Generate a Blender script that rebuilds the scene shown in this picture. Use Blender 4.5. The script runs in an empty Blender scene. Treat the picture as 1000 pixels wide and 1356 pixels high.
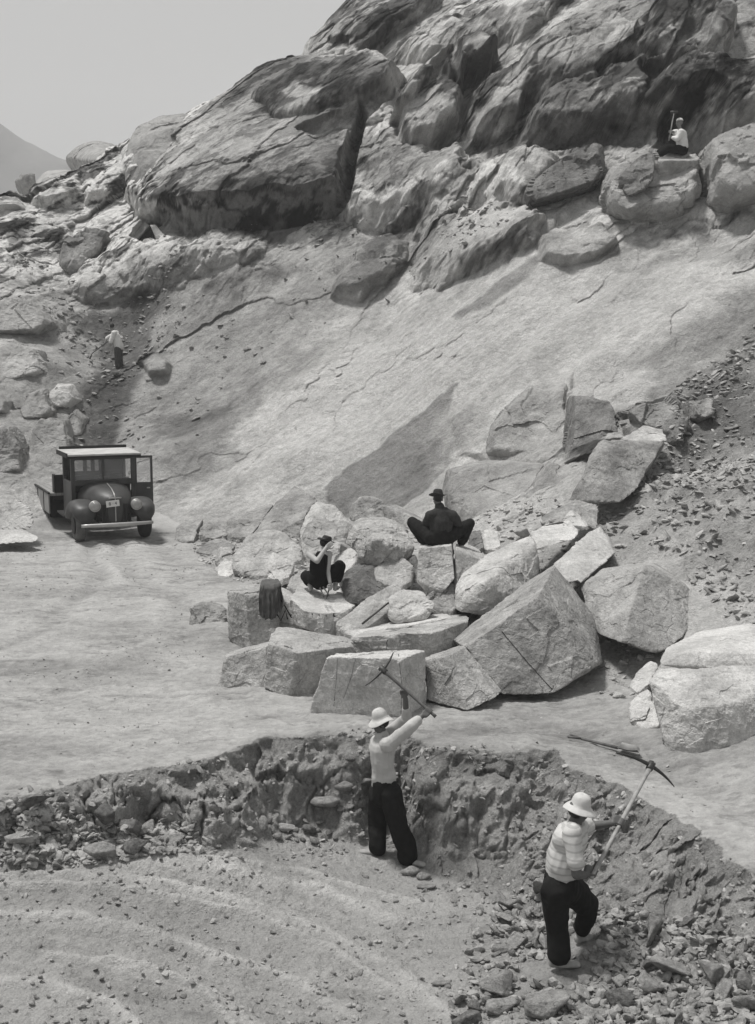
import bpy, bmesh, math, random
import numpy as np
from mathutils import Vector, Matrix
from math import radians, pi, sin, cos, tan, atan2, sqrt

# ------------------------------------------------------------------ camera, world, sun, exposure
SC = bpy.context.scene
COL = SC.collection
CAM_H = 4.3
PITCH = math.atan(198/1500)
FPX = 1500.0
cd = bpy.data.cameras.new('camera'); cam = bpy.data.objects.new('camera', cd); COL.objects.link(cam)
cd.sensor_fit = 'HORIZONTAL'; cd.sensor_width = 36; cd.lens = FPX/1000*36
cd.clip_start = 0.1; cd.clip_end = 5000
cam.location = (0, 0, CAM_H); cam.rotation_euler = (pi/2 - PITCH, 0, 0)
SC.camera = cam
SUN_DIR = Vector((-0.30, 0.07, 0.95)).normalized()      # towards the sun
w = bpy.data.worlds.new('World'); SC.world = w; w.use_nodes = True
nt = w.node_tree; nt.nodes.clear()
sky = nt.nodes.new('ShaderNodeTexSky'); sky.sky_type = 'NISHITA'; sky.sun_disc = False
sky.sun_elevation = math.asin(SUN_DIR.z); sky.sun_rotation = atan2(SUN_DIR.x, SUN_DIR.y)
sky.dust_density = 4.0; sky.air_density = 1.0; sky.altitude = 50
bw = nt.nodes.new('ShaderNodeRGBToBW')
mx = nt.nodes.new('ShaderNodeMix'); mx.data_type = 'RGBA'; mx.inputs[0].default_value = 0.62   # even cloud layer over the sky
mx.inputs[7].default_value = (6.6, 6.6, 6.55, 1)
bg = nt.nodes.new('ShaderNodeBackground'); bg.inputs['Strength'].default_value = 0.084
wo = nt.nodes.new('ShaderNodeOutputWorld')
nt.links.new(sky.outputs[0], bw.inputs[0]); nt.links.new(bw.outputs[0], mx.inputs[6])
nt.links.new(mx.outputs[2], bg.inputs[0]); nt.links.new(bg.outputs[0], wo.inputs[0])
sd = bpy.data.lights.new('sun', 'SUN'); sd.energy = 3.9; sd.angle = radians(10); sd.color = (1, 0.985, 0.965)
sun = bpy.data.objects.new('sun', sd); COL.objects.link(sun); sun.location = (0, 0, 60)
sun.rotation_euler = (-SUN_DIR).to_track_quat('-Z', 'Y').to_euler()
SC.view_settings.view_transform = 'Standard'; SC.view_settings.look = 'None'
SC.view_settings.exposure = 0.2; SC.view_settings.gamma = 1
SC.view_settings.use_curve_mapping = False
SC.cycles.max_bounces = 6; SC.cycles.diffuse_bounces = 3

# ------------------------------------------------------------------ pixel -> world helper (design tool only)
_f = np.array([0, cos(PITCH), -sin(PITCH)]); _u = np.array([0, sin(PITCH), cos(PITCH)]); _r = np.array([1.0, 0, 0])
CAMP = np.array([0, 0, CAM_H])
def ray(px, py): return _f + _r*((px-500)/FPX) + _u*((678-py)/FPX)
def at(px, py, Y):
    d = ray(px, py); return CAMP + d*(Y/d[1])
def atz(px, py, z):
    d = ray(px, py); return CAMP + d*((z-CAM_H)/d[2])
def srgb(v):
    v = v/255.0
    return np.where(v <= 0.04045, v/12.92, ((v+0.055)/1.055)**2.4)

# ------------------------------------------------------------------ numpy noise
def _hash(ix, iy, iz, seed):
    h = (ix.astype(np.uint32)*np.uint32(374761393) + iy.astype(np.uint32)*np.uint32(668265263)
         + iz.astype(np.uint32)*np.uint32(2147483647) + np.uint32(seed)*np.uint32(1274126177))
    h = (h ^ (h >> np.uint32(13)))*np.uint32(1274126177)
    h = h ^ (h >> np.uint32(16))
    return (h & np.uint32(0xffff)).astype(np.float32)/32767.5 - 1
def vnoise(P, seed=0):
    P = P.astype(np.float32)
    i = np.floor(P).astype(np.int64); f = P - i; f = f*f*f*(f*(f*6-15)+10)
    i = i + 100000
    out = 0
    for dx in (0, 1):
        wx = f[:, 0] if dx else 1-f[:, 0]
        for dy in (0, 1):
            wy = f[:, 1] if dy else 1-f[:, 1]
            for dz in (0, 1):
                wz = f[:, 2] if dz else 1-f[:, 2]
                out = out + wx*wy*wz*_hash(i[:, 0]+dx, i[:, 1]+dy, i[:, 2]+dz, seed)
    return out
def fbm(P, octaves=4, seed=0, gain=0.5, ridged=False):
    a = 1.0; s = 0; t = 0; Q = P.copy()
    for o in range(octaves):
        n = vnoise(Q, seed+o*17)
        if ridged: n = 1-2*np.abs(n)
        s = s + a*n; t += a; a *= gain; Q = Q*2.03 + 7.3
    return s/t
def worley(P, seed=0):
    """cell id value (-1..1), second id, gap F2-F1, offset to the cell point; P is (n,2) or (n,3)"""
    P = P.astype(np.float32); dim = P.shape[1]; i = np.floor(P).astype(np.int64); n = len(P)
    f1 = np.full(n, 9e9, np.float32); f2 = f1.copy(); idv = np.zeros((n, 4), np.float32); off = np.zeros((n, dim), np.float32)
    rng = [(a, b, c) for a in (-1, 0, 1) for b in (-1, 0, 1) for c in ((-1, 0, 1) if dim == 3 else (0,))]
    for a, b, c in rng:
        jx = i[:, 0]+a+100000; jy = i[:, 1]+b+100000; jz = (i[:, 2]+c+100000) if dim == 3 else jx*0
        r = [_hash(jx, jy, jz, seed+k) for k in range(3)]
        q = np.stack([i[:, 0]+a+.5+.45*r[0], i[:, 1]+b+.5+.45*r[1]] + ([i[:, 2]+c+.5+.45*r[2]] if dim == 3 else []), 1)
        d = np.sqrt(((P-q)**2).sum(1)); m = d < f1
        f2 = np.where(m, f1, np.minimum(f2, d)); f1 = np.where(m, d, f1)
        for k in range(4): idv[m, k] = _hash(jx[m], jy[m], jz[m], seed+11+k)
        off[m] = (P-q)[m]
    return idv, f2-f1, off
def sstep(a, b, x):
    t = np.clip((x-a)/(b-a), 0, 1); return t*t*(3-2*t)

# ------------------------------------------------------------------ object helpers
def link(o, parent=None):
    COL.objects.link(o)
    if parent is not None: o.parent = parent
    return o
def tag(o, label, cat, group=None, kind=None):
    if label: o['label'] = label
    if cat: o['category'] = cat
    if group: o['group'] = group
    if kind: o['kind'] = kind
    return o
def empty(name, loc, rz=0):
    o = bpy.data.objects.new(name, None); o.empty_display_size = 0.2
    link(o); o.location = loc; o.rotation_euler = (0, 0, rz); return o
def mesh_np(name, V, F, smooth=True):
    """F: (n,k) int array or list of lists"""
    me = bpy.data.meshes.new(name)
    V = np.asarray(V, dtype=np.float32)
    if isinstance(F, np.ndarray):
        n, k = F.shape
        me.vertices.add(len(V)); me.vertices.foreach_set('co', V.ravel())
        me.loops.add(n*k); me.loops.foreach_set('vertex_index', F.astype(np.int32).ravel())
        me.polygons.add(n); me.polygons.foreach_set('loop_start', np.arange(0, n*k, k, dtype=np.int32))
        me.update(calc_edges=True)
    else:
        me.from_pydata([tuple(map(float, v)) for v in V], [], F); me.update()
    me.polygons.foreach_set('use_smooth', np.full(len(me.polygons), smooth)); me.update()
    return me
def obj(name, me, mat, parent=None, loc=None):
    o = bpy.data.objects.new(name, me)
    if mat is not None:
        me.materials.clear(); me.materials.append(mat)
    link(o, parent)
    if loc is not None: o.location = tuple(map(float, loc))
    return o

# ------------------------------------------------------------------ materials
def _n(nt, t, **k):
    n = nt.nodes.new(t)
    for a, b in k.items(): setattr(n, a, b)
    return n
def rockmat(name, tone, dark=None, spot=None, scale=1.0, stain=0.5, speck=0.25, bump=0.5, attr=None, streak=0.0, grain=70, bscale=5, mid=0.12, crack=0.0, cscale=1.1):
    """grey mottled rock or earth; tones are linear albedo"""
    m = bpy.data.materials.new(name); m.use_nodes = True; t = m.node_tree; L = t.links
    b = t.nodes['Principled BSDF']; b.inputs['Roughness'].default_value = 0.93; b.inputs['Specular IOR Level'].default_value = 0.15
    tc = _n(t, 'ShaderNodeTexCoord')
    def noise(sc, det=6, ro=0.6, vec=None, off=0.0):
        n = _n(t, 'ShaderNodeTexNoise'); n.inputs['Scale'].default_value = sc; n.inputs['Detail'].default_value = det
        n.inputs['Roughness'].default_value = ro; L.new(vec or tc.outputs['Object'], n.inputs['Vector']); return n
    def mrange(src, a, b_, lo, hi):
        r = _n(t, 'ShaderNodeMapRange'); L.new(src, r.inputs['Value'])
        for i, v in zip(('From Min', 'From Max', 'To Min', 'To Max'), (a, b_, lo, hi)): r.inputs[i].default_value = v
        return r.outputs[0]
    def math_(op, a, b2):
        n = _n(t, 'ShaderNodeMath', operation=op)
        for i, s in enumerate((a, b2)):
            if isinstance(s, (int, float)): n.inputs[i].default_value = s
            else: L.new(s, n.inputs[i])
        return n.outputs[0]
    if attr:
        at_ = _n(t, 'ShaderNodeAttribute', attribute_name=attr); base = at_.outputs['Fac']
    else:
        dark = tone*0.55 if dark is None else dark
        base = mrange(noise(scale, 8, 0.65).outputs['Fac'], 0.5-0.14, 0.5+0.14*(1-stain)+0.02, dark, tone)
        oi = _n(t, 'ShaderNodeObjectInfo')
        base = math_('MULTIPLY', base, mrange(oi.outputs['Random'], 0, 1, 0.88, 1.1))
    v = math_('MULTIPLY', base, mrange(noise(grain, 4, 0.8).outputs['Fac'], 0.36, 0.64, 1-speck, 1+speck))
    v = math_('MULTIPLY', v, mrange(noise(bscale*1.7, 6, 0.72).outputs['Fac'], 0.38, 0.62, 1-mid, 1+mid))
    if streak:
        mp = _n(t, 'ShaderNodeMapping'); L.new(tc.outputs['Object'], mp.inputs[0]); mp.inputs['Scale'].default_value = (3, 3, 0.25)
        v = math_('MULTIPLY', v, mrange(noise(2.0, 6, 0.6, mp.outputs[0]).outputs['Fac'], 0.3, 0.7, 1-streak, 1+streak*0.6))
    ck = None
    if crack:                                                     # thin natural joints in the stone
        wv = _n(t, 'ShaderNodeVectorMath', operation='SCALE'); L.new(noise(cscale*1.5, 5, 0.6).outputs['Color'], wv.inputs[0]); wv.inputs['Scale'].default_value = 0.9/cscale
        av = _n(t, 'ShaderNodeVectorMath', operation='ADD'); L.new(tc.outputs['Object'], av.inputs[0]); L.new(wv.outputs[0], av.inputs[1])
        vo = _n(t, 'ShaderNodeTexVoronoi', feature='DISTANCE_TO_EDGE'); vo.inputs['Scale'].default_value = cscale; L.new(av.outputs[0], vo.inputs['Vector'])
        thr = math_('MULTIPLY', mrange(noise(cscale*2, 3).outputs['Fac'], .42, .62, 0, 1), 0.018*cscale)
        ck = _n(t, 'ShaderNodeMapRange'); L.new(vo.outputs['Distance'], ck.inputs[0]); ck.inputs[1].default_value = 0; L.new(math_('ADD', thr, .0005), ck.inputs[2]); ck = ck.outputs[0]
        v = math_('MULTIPLY', v, mrange(ck, 0, 1, 1-crack, 1))
    cr = _n(t, 'ShaderNodeCombineColor')
    L.new(v, cr.inputs[0]); L.new(math_('MULTIPLY', v, 0.992), cr.inputs[1]); L.new(math_('MULTIPLY', v, 0.972), cr.inputs[2])
    L.new(cr.outputs[0], b.inputs['Base Color'])
    h = math_('ADD', math_('MULTIPLY', noise(bscale, 12, 0.7).outputs['Fac'], 1.0), math_('MULTIPLY', noise(bscale*9, 5, 0.7).outputs['Fac'], 0.16))
    if ck is not None: h = math_('ADD', h, math_('MULTIPLY', ck, 0.25))
    bp = _n(t, 'ShaderNodeBump'); bp.inputs['Strength'].default_value = min(1, bump); bp.inputs['Distance'].default_value = 0.16*max(1, bump)
    L.new(h, bp.inputs['Height']); L.new(bp.outputs[0], b.inputs['Normal'])
    return m
def plain(name, v, rough=0.7, metal=0, var=0.15, nscale=12, bump=0.0, warm=0.97, stripes=None, spec=0.3):
    m = bpy.data.materials.new(name); m.use_nodes = True; t = m.node_tree; L = t.links
    b = t.nodes['Principled BSDF']; b.inputs['Roughness'].default_value = rough; b.inputs['Metallic'].default_value = metal
    b.inputs['Specular IOR Level'].default_value = spec
    tc = _n(t, 'ShaderNodeTexCoord'); n = _n(t, 'ShaderNodeTexNoise'); n.inputs['Scale'].default_value = nscale; n.inputs['Detail'].default_value = 6
    L.new(tc.outputs['Object'], n.inputs['Vector'])
    cr = _n(t, 'ShaderNodeValToRGB'); e = cr.color_ramp.elements
    lo, hi = v*(1-var), v*(1+var)
    e[0].position = 0.3; e[1].position = 0.7
    e[0].color = (lo, lo*0.993, lo*warm, 1); e[1].color = (hi, hi*0.993, hi*warm, 1)
    L.new(n.outputs['Fac'], cr.inputs[0]); out = cr.outputs[0]
    if stripes:
        axis, freq, amt = stripes
        s = _n(t, 'ShaderNodeSeparateXYZ'); L.new(tc.outputs['Object'], s.inputs[0])
        mm = _n(t, 'ShaderNodeMath', operation='MULTIPLY'); mm.inputs[1].default_value = freq; L.new(s.outputs[axis], mm.inputs[0])
        sn = _n(t, 'ShaderNodeMath', operation='SINE'); L.new(mm.outputs[0], sn.inputs[0])
        mr = _n(t, 'ShaderNodeMapRange'); L.new(sn.outputs[0], mr.inputs[0]); mr.inputs[1].default_value = 0.55; mr.inputs[2].default_value = 0.8
        mr.inputs[3].default_value = 1; mr.inputs[4].default_value = 1-amt
        mxx = _n(t, 'ShaderNodeVectorMath', operation='SCALE'); L.new(out, mxx.inputs[0]); L.new(mr.outputs[0], mxx.inputs['Scale']); out = mxx.outputs[0]
    L.new(out, b.inputs['Base Color'])
    if bump:
        bp = _n(t, 'ShaderNodeBump'); bp.inputs['Strength'].default_value = bump; bp.inputs['Distance'].default_value = 0.02
        L.new(n.outputs['Fac'], bp.inputs['Height']); L.new(bp.outputs[0], b.inputs['Normal'])
    return m
# ------------------------------------------------------------------ terrain fields
def rbf(C, zs):
    C = np.array(C, float); n = len(C)
    r = np.linalg.norm(C[:, None]-C[None], axis=2)
    A = np.zeros((n+3, n+3)); A[:n, :n] = -r + np.eye(n)*1e-3; A[:n, n] = 1; A[:n, n+1:] = C; A[n:, :n] = A[:n, n:].T
    b = np.zeros(n+3); b[:n] = zs; wts = np.linalg.solve(A, b)
    def f(P):
        out = np.empty(len(P))
        for s in range(0, len(P), 20000):
            Q = P[s:s+20000]; rr = np.linalg.norm(Q[:, None]-C[None], axis=2)
            out[s:s+20000] = -rr@wts[:n] + wts[n] + Q@wts[n+1:]
        return out
    return f
EDGE = [(-300,1085,0),(-120,1066,0),(0,1054,0),(40,1046,0),(100,1030,0),(200,1010,0),(290,998,0),(350,982,0),(400,972,0),(480,965,0),(560,970,0),(600,984,0),(640,986,0),(700,986,-.03),
        (740,992,-.06),(790,1020,-.1),(840,1052,-.15),(890,1080,-.2),(940,1106,-.2),(965,1130,-.2),(1000,1150,-.2),(1060,1190,-.2),(1200,1290,-.2)]
EDGE = np.array([atz(*e) for e in EDGE])
UP = []   # (px,py,Y) -> z from the ray
for p in [(230,700,29.3),(400,690,29),(50,700,29),(-200,700,29),(600,700,25),(720,700,21),(800,800,17.6),(850,900,15),(985,860,14.2),(985,700,18),(985,600,21),(985,480,25),
          (985,300,30),(900,213,34),(860,215,34.2),(955,205,33.5),(900,170,35),(900,100,36.5),(900,15,39),(985,100,36),(985,15,38),(900,300,31),(900,400,27.8),(900,500,25),(900,600,22),(880,700,18.8),
          (1100,700,16.5),(1100,500,23),(1100,300,28),(1100,100,33),(1100,900,13.2),(700,600,25.6),(700,500,28.5),(700,400,31),(700,300,34),(700,200,37.5),(700,100,41),(700,15,45),(800,300,32.5),(800,200,35.8),(800,100,39),(800,15,42),
          (790,620,21.5),(800,520,25.2),(500,650,28.5),(500,550,32),(500,450,35.5),(500,350,39),(500,300,41),(500,200,45),(500,100,50),(600,300,38),(600,200,41.5),(600,100,46),(600,15,50),(600,500,30),(600,400,33.3),(600,620,27),
          (470,15,58),(430,70,57),(300,690,30),(300,600,33.5),(300,500,37.5),(300,400,41),(300,310,44),(400,400,38.5),(400,500,35),(400,600,31),(400,300,43),(300,220,50),(400,180,50),(230,210,53),
          (160,690,31),(150,600,35),(120,560,37),(155,487,41),(165,440,43.5),(155,400,45),(155,300,49),(100,250,53),(100,330,48),(16,640,31),(30,560,34),(60,480,38),(16,500,36.5),(16,400,42),(16,300,48),(40,262,51),(150,215,56),
          (-150,600,31),(-150,400,42),(-150,280,50),(220,300,46),(230,600,33.5),(200,500,38.5)]:
    q = at(*p); UP.append(q)
for p in [(-200,0),(-12,0),(-8,0),(-5,0),(-2,0)]:
    for Y in (16, 20, 24): UP.append(np.array([p[0] if p[0] > -100 else -16, Y, 0.0]))
for q in EDGE: UP.append(q.copy()); UP.append(q+np.array([0, 1.2, 0])*(1 if q[2] > -.1 else .6))
for x, y in [(-10,27),(-6.5,27.5),(-6.5,25),(-4,27.5),(-3,25),(-1,15),(1,15),(0.5,16),(3,13.8),(-16,30),(-4,10),(0,10),(4,8),(-7,9),(0,5),(5,5),(-5,5)]: UP.append(np.array([x, y, 0.0]))
for x, y, z in [(.2,17.5,.35),(1.2,18,.5),(1.8,16.5,.25),(2.6,17.5,.5),(0,20,.45),(-1,22,.3),(1.5,20,.7),(-1.5,18.5,.12),(.6,16,.12)]: UP.append(np.array([x, y, z]))
for x, y, z in [(-22,62,8),(-15,62,11),(-19,54,10.8),(-13,60,13),(-25,56,8),(-25,65,6),(-17,70,8),(-8,64,18),(0,70,22),(10,60,24),(20,55,24),(-30,50,7),(-30,70,5),(20,40,17),(30,30,14),(20,20,5),(14,14,1.2),(25,75,27),(-10,80,17),(10,90,28)]: UP.append(np.array([x, y, z]))
UP = np.array(UP)
Ufun = rbf(UP[:, :2], UP[:, 2])
LW = np.array([atz(*p) for p in [(0,1140,-.5),(-200,1160,-.5),(100,1140,-.55),(250,1130,-.65),(400,1115,-.95),(515,1145,-1.15),(640,1160,-1.1),(745,1298,-1.15),(500,1340,-1.15),(16,1340,-.85),(-200,1340,-.8),
       (300,1250,-1.0),(0,1240,-.7),(985,1340,-.85),(1200,1340,-.75),(900,1215,-.72),(985,1250,-.7),(800,1200,-.95),(850,1270,-.92),(500,1700,-1.15),(100,1700,-1.1),(1000,1700,-1.1),(500,1240,-1.15)]])
Lfun = rbf(LW[:, :2], LW[:, 2])
GX = np.linspace(-60, 60, 361); GY = np.linspace(2, 110, 325)
gx, gy = np.meshgrid(GX, GY)
GU = Ufun(np.stack([gx.ravel(), gy.ravel()], 1)).reshape(gx.shape)
GL = Lfun(np.stack([gx.ravel(), gy.ravel()], 1)).reshape(gx.shape)
def bil(G, x, y):
    fx = np.clip((x-GX[0])/(GX[1]-GX[0]), 0, len(GX)-1.001); fy = np.clip((y-GY[0])/(GY[1]-GY[0]), 0, len(GY)-1.001)
    ix = fx.astype(int); iy = fy.astype(int); a = fx-ix; b = fy-iy
    return (G[iy, ix]*(1-a)+G[iy, ix+1]*a)*(1-b) + (G[iy+1, ix]*(1-a)+G[iy+1, ix+1]*a)*b
def edge_d(x, y):
    d = np.full(x.shape, 1e9)
    for a, b in zip(EDGE[:-1, :2], EDGE[1:, :2]):
        ab = b-a; t = np.clip(((x-a[0])*ab[0]+(y-a[1])*ab[1])/(ab@ab), 0, 1)
        d = np.minimum(d, np.hypot(x-a[0]-t*ab[0], y-a[1]-t*ab[1]))
    s = np.where(y < np.interp(x, EDGE[:, 0], EDGE[:, 1]), 1, -1)
    return d*s
BWX = [atz(p, 1000, 0)[0] for p in (0, 250, 400, 520, 600, 680, 760, 850, 980)]
BWW = [.7, .8, .85, .8, 1.3, 1.7, 1.3, .8, .75]
def bank_s(x, y, nz=0.0):
    d = edge_d(x, y) + nz
    return sstep(0, np.interp(x, BWX, BWW), d), d
def ground_z(x, y):
    """smooth ground height (no fine relief)"""
    x = np.atleast_1d(np.asarray(x, float)); y = np.atleast_1d(np.asarray(y, float))
    s, _ = bank_s(x, y); return bil(GU, x, y)*(1-s) + bil(GL, x, y)*s
def gz(x, y): return float(ground_z(x, y)[0])
def hit(px, py, y0=5.0):
    """where the sight line through a photo point meets the smooth ground"""
    Ys = np.concatenate([np.arange(y0, 30, 0.03), np.arange(30, 100, 0.08)])
    d = ray(px, py); T = Ys/d[1]; X = d[0]*T; Z = CAM_H + d[2]*T
    G = ground_z(X, Ys); k = np.argmax(Z < G)
    if k == 0: k = len(Ys)-1
    return np.array([X[k], Ys[k], G[k]])

# foot of the slope: X -> Y
FOOT = np.array([hit(p, q)[:2] for p, q in ((-150,700),(16,700),(60,690),(130,640),(200,690),(240,705),(330,705),(420,745),(520,790),(600,830),(700,850),(800,890),(850,925),(900,960))] )
FOOT = np.vstack([FOOT, [[8, 12], [14, 11]]]); FOOT = FOOT[np.argsort(FOOT[:, 0])]

# ------------------------------------------------------------------ stains, bedding and painted shade on the slope, as patches on the ground plan
def pts_world(poly): return np.array([hit(p, q)[:2] for p, q in poly])
def poly_sd(x, y, W):
    n = len(W); d = np.full(x.shape, 1e9); ins = np.zeros(x.shape, bool)
    for i in range(n):
        a = W[i]; b = W[(i+1) % n]; ab = b-a; t = np.clip(((x-a[0])*ab[0]+(y-a[1])*ab[1])/(ab@ab+1e-9), 0, 1)
        d = np.minimum(d, np.hypot(x-a[0]-t*ab[0], y-a[1]-t*ab[1]))
        c = ((a[1] > y) != (b[1] > y)) & (x < (b[0]-a[0])*(y-a[1])/(b[1]-a[1]+1e-12)+a[0]); ins ^= c
    return np.where(ins, -d, d)
def line_d(x, y, W):
    d = np.full(x.shape, 1e9); u = np.zeros(x.shape); L = 0
    for a, b in zip(W[:-1], W[1:]):
        ab = b-a; t = np.clip(((x-a[0])*ab[0]+(y-a[1])*ab[1])/(ab@ab+1e-9), 0, 1)
        e = np.hypot(x-a[0]-t*ab[0], y-a[1]-t*ab[1]); cr = ab[0]*(y-a[1])-ab[1]*(x-a[0])
        m = e < d; d = np.where(m, e, d); u = np.where(m, np.sign(cr), u)
    return d, u
# tone patches: polygon, grey level, softness (m), wobble (m)
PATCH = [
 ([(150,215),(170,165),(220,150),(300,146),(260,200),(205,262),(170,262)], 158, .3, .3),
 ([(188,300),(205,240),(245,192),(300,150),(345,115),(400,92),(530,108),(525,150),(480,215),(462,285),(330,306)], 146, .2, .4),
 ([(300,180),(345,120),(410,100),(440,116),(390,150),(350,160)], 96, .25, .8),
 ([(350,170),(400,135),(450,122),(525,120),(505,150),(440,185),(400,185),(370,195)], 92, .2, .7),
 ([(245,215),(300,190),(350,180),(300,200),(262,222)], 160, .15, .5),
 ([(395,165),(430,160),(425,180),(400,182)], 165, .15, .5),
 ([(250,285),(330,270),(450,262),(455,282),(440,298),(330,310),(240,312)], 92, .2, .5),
 ([(452,285),(455,235),(470,195),(486,180),(478,230),(466,290)], 50, .12, .2),  # shade of the deep cleft, painted in over its hollow
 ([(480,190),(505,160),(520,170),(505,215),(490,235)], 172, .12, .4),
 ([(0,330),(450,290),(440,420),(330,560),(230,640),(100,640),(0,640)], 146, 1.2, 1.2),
 ([(90,425),(180,400),(300,375),(450,360),(330,398),(200,425),(90,445)], 100, .2, .4),  # shaded band along the left ledge, put into the slope colour
 ([(180,310),(450,285),(455,300),(330,318),(210,330)], 88, .2, .4),  # painted shadow strip below the big outcrop
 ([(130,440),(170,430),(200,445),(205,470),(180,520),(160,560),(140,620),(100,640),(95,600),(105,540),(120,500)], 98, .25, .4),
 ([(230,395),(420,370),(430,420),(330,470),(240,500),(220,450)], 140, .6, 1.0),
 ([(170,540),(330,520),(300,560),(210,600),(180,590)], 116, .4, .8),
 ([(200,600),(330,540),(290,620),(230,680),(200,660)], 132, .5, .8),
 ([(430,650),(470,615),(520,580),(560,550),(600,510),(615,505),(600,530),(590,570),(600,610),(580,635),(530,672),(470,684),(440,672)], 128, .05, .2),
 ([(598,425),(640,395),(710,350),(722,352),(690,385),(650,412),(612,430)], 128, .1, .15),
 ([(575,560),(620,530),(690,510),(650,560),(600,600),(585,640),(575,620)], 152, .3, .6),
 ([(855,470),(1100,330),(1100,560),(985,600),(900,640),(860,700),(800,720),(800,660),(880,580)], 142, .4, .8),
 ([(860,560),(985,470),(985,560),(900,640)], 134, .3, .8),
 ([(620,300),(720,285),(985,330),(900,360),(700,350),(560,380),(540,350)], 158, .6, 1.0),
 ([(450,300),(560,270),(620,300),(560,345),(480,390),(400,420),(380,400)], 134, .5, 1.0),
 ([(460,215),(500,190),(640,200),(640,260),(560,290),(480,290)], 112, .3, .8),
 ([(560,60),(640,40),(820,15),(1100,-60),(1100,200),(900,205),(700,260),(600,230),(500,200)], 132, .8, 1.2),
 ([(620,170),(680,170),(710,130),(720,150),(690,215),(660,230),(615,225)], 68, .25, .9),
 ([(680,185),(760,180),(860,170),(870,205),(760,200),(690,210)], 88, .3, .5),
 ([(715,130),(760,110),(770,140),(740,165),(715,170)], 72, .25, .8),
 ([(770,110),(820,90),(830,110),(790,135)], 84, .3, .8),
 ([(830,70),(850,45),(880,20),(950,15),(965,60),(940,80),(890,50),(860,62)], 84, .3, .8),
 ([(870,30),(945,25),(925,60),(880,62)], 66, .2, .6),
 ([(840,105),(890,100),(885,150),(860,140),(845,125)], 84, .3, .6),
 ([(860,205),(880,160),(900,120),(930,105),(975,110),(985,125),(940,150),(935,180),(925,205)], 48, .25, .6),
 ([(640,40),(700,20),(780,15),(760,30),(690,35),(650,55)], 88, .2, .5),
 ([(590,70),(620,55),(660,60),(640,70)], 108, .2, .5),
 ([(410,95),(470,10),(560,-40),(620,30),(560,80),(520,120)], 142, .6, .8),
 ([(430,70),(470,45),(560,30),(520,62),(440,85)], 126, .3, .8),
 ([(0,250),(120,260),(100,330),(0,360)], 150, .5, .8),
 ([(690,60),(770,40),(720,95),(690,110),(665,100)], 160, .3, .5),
 ([(620,345),(700,330),(690,345),(600,372),(590,365)], 100, .12, .5),  # rim's dark underside, its shade painted into the tone
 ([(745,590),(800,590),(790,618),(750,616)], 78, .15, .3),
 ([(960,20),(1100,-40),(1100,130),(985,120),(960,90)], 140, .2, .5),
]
def scr_far(x, y, far, pw): return sstep(0, 1.0, -poly_sd(x[far], y[far], pw([(840,500),(985,420),(1150,330),(1150,1000),(985,830),(900,800),(850,740),(780,700),(850,600)])))
PATCH = [(pts_world(p), t, s, wb) for p, t, s, wb in PATCH]
# ledges: line (higher side is to the left of its direction), step height m, fade uphill m
LEDGE = [([(90,440),(180,418),(300,395),(440,362)], .9, 2.5), ([(590,372),(640,358),(690,345),(712,325)], .8, 1.6), ([(190,322),(330,312),(450,295)], .5, 1.6),
         ([(500,300),(560,285),(600,262),(660,262),(700,250)], .6, 2.0), ([(690,108),(640,150),(620,180)], .4, 1.5), ([(360,590),(420,520),(520,470)], .25, 1.2),
         ([(690,190),(760,178),(860,170)], .7, 2.0), ([(760,100),(840,70),(900,62)], .5, 1.5), ([(230,560),(300,530),(380,520)], .35, 1.2),
         ([(700,520),(760,470),(800,420)], .22, 1.0), ([(430,560),(520,480),(620,430)], .18, 1.0), ([(840,500),(900,470),(985,420)], .3, 1.2), ([(640,30),(720,25),(790,10)], .6, 1.5),
         ([(440,85),(500,60),(560,55)], .4, 1.2), ([(720,300),(780,310),(850,300)], .3, 1.0)]
LEDGE = [(pts_world(p), h, f) for p, h, f in LEDGE]
TRACK = [([(-60,1176),(180,1180),(340,1212),(440,1260),(520,1310)], .035, .05), ([(-60,1150),(150,1152),(330,1180),(470,1225),(560,1290)], -.03, .05), ([(-60,1240),(120,1238),(260,1272),(390,1320),(440,1360)], -.03, .05),
         ([(60,1262),(200,1290),(270,1320),(310,1365)], .04, .05), ([(-60,1130),(200,1136),(400,1150),(560,1200)], .03, .06), ([(-60,1300),(60,1300),(150,1330),(190,1370)], .035, .07),
         ([(-60,1160),(180,1165),(350,1200),(450,1248),(530,1290),(600,1350)], .04, .08), ([(-60,1215),(100,1215),(250,1250),(400,1300),(470,1350)], .03, .07),
         ([(150,1280),(230,1300),(300,1335),(340,1370)], .05, .12), ([(120,1140),(300,1150),(420,1175),(520,1220)], .035, .12), ([(-60,1190),(160,1192),(330,1225),(430,1275),(500,1320)], -.03, .12)]
RUT = [([(-60,835),(120,838),(300,828),(430,862)], .03, .25), ([(150,718),(175,760),(240,800),(330,830)], -.05, .22), ([(118,722),(130,770),(60,830),(-60,880)], -.04, .22), ([(205,716),(250,780),(230,850),(60,930),(-60,960)], -.04, .25),
       ([(-60,900),(120,880),(280,900),(420,980)], -.03, .3), ([(560,985),(700,960),(830,990),(1000,1080)], -.03, .25), ([(400,990),(600,965),(760,975)], -.02, .2)]
RUT = [(pts_world(p), h, f) for p, h, f in RUT]
TRACK = [(pts_world(p), h*1.5, f) for p, h, f in TRACK]

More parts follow.
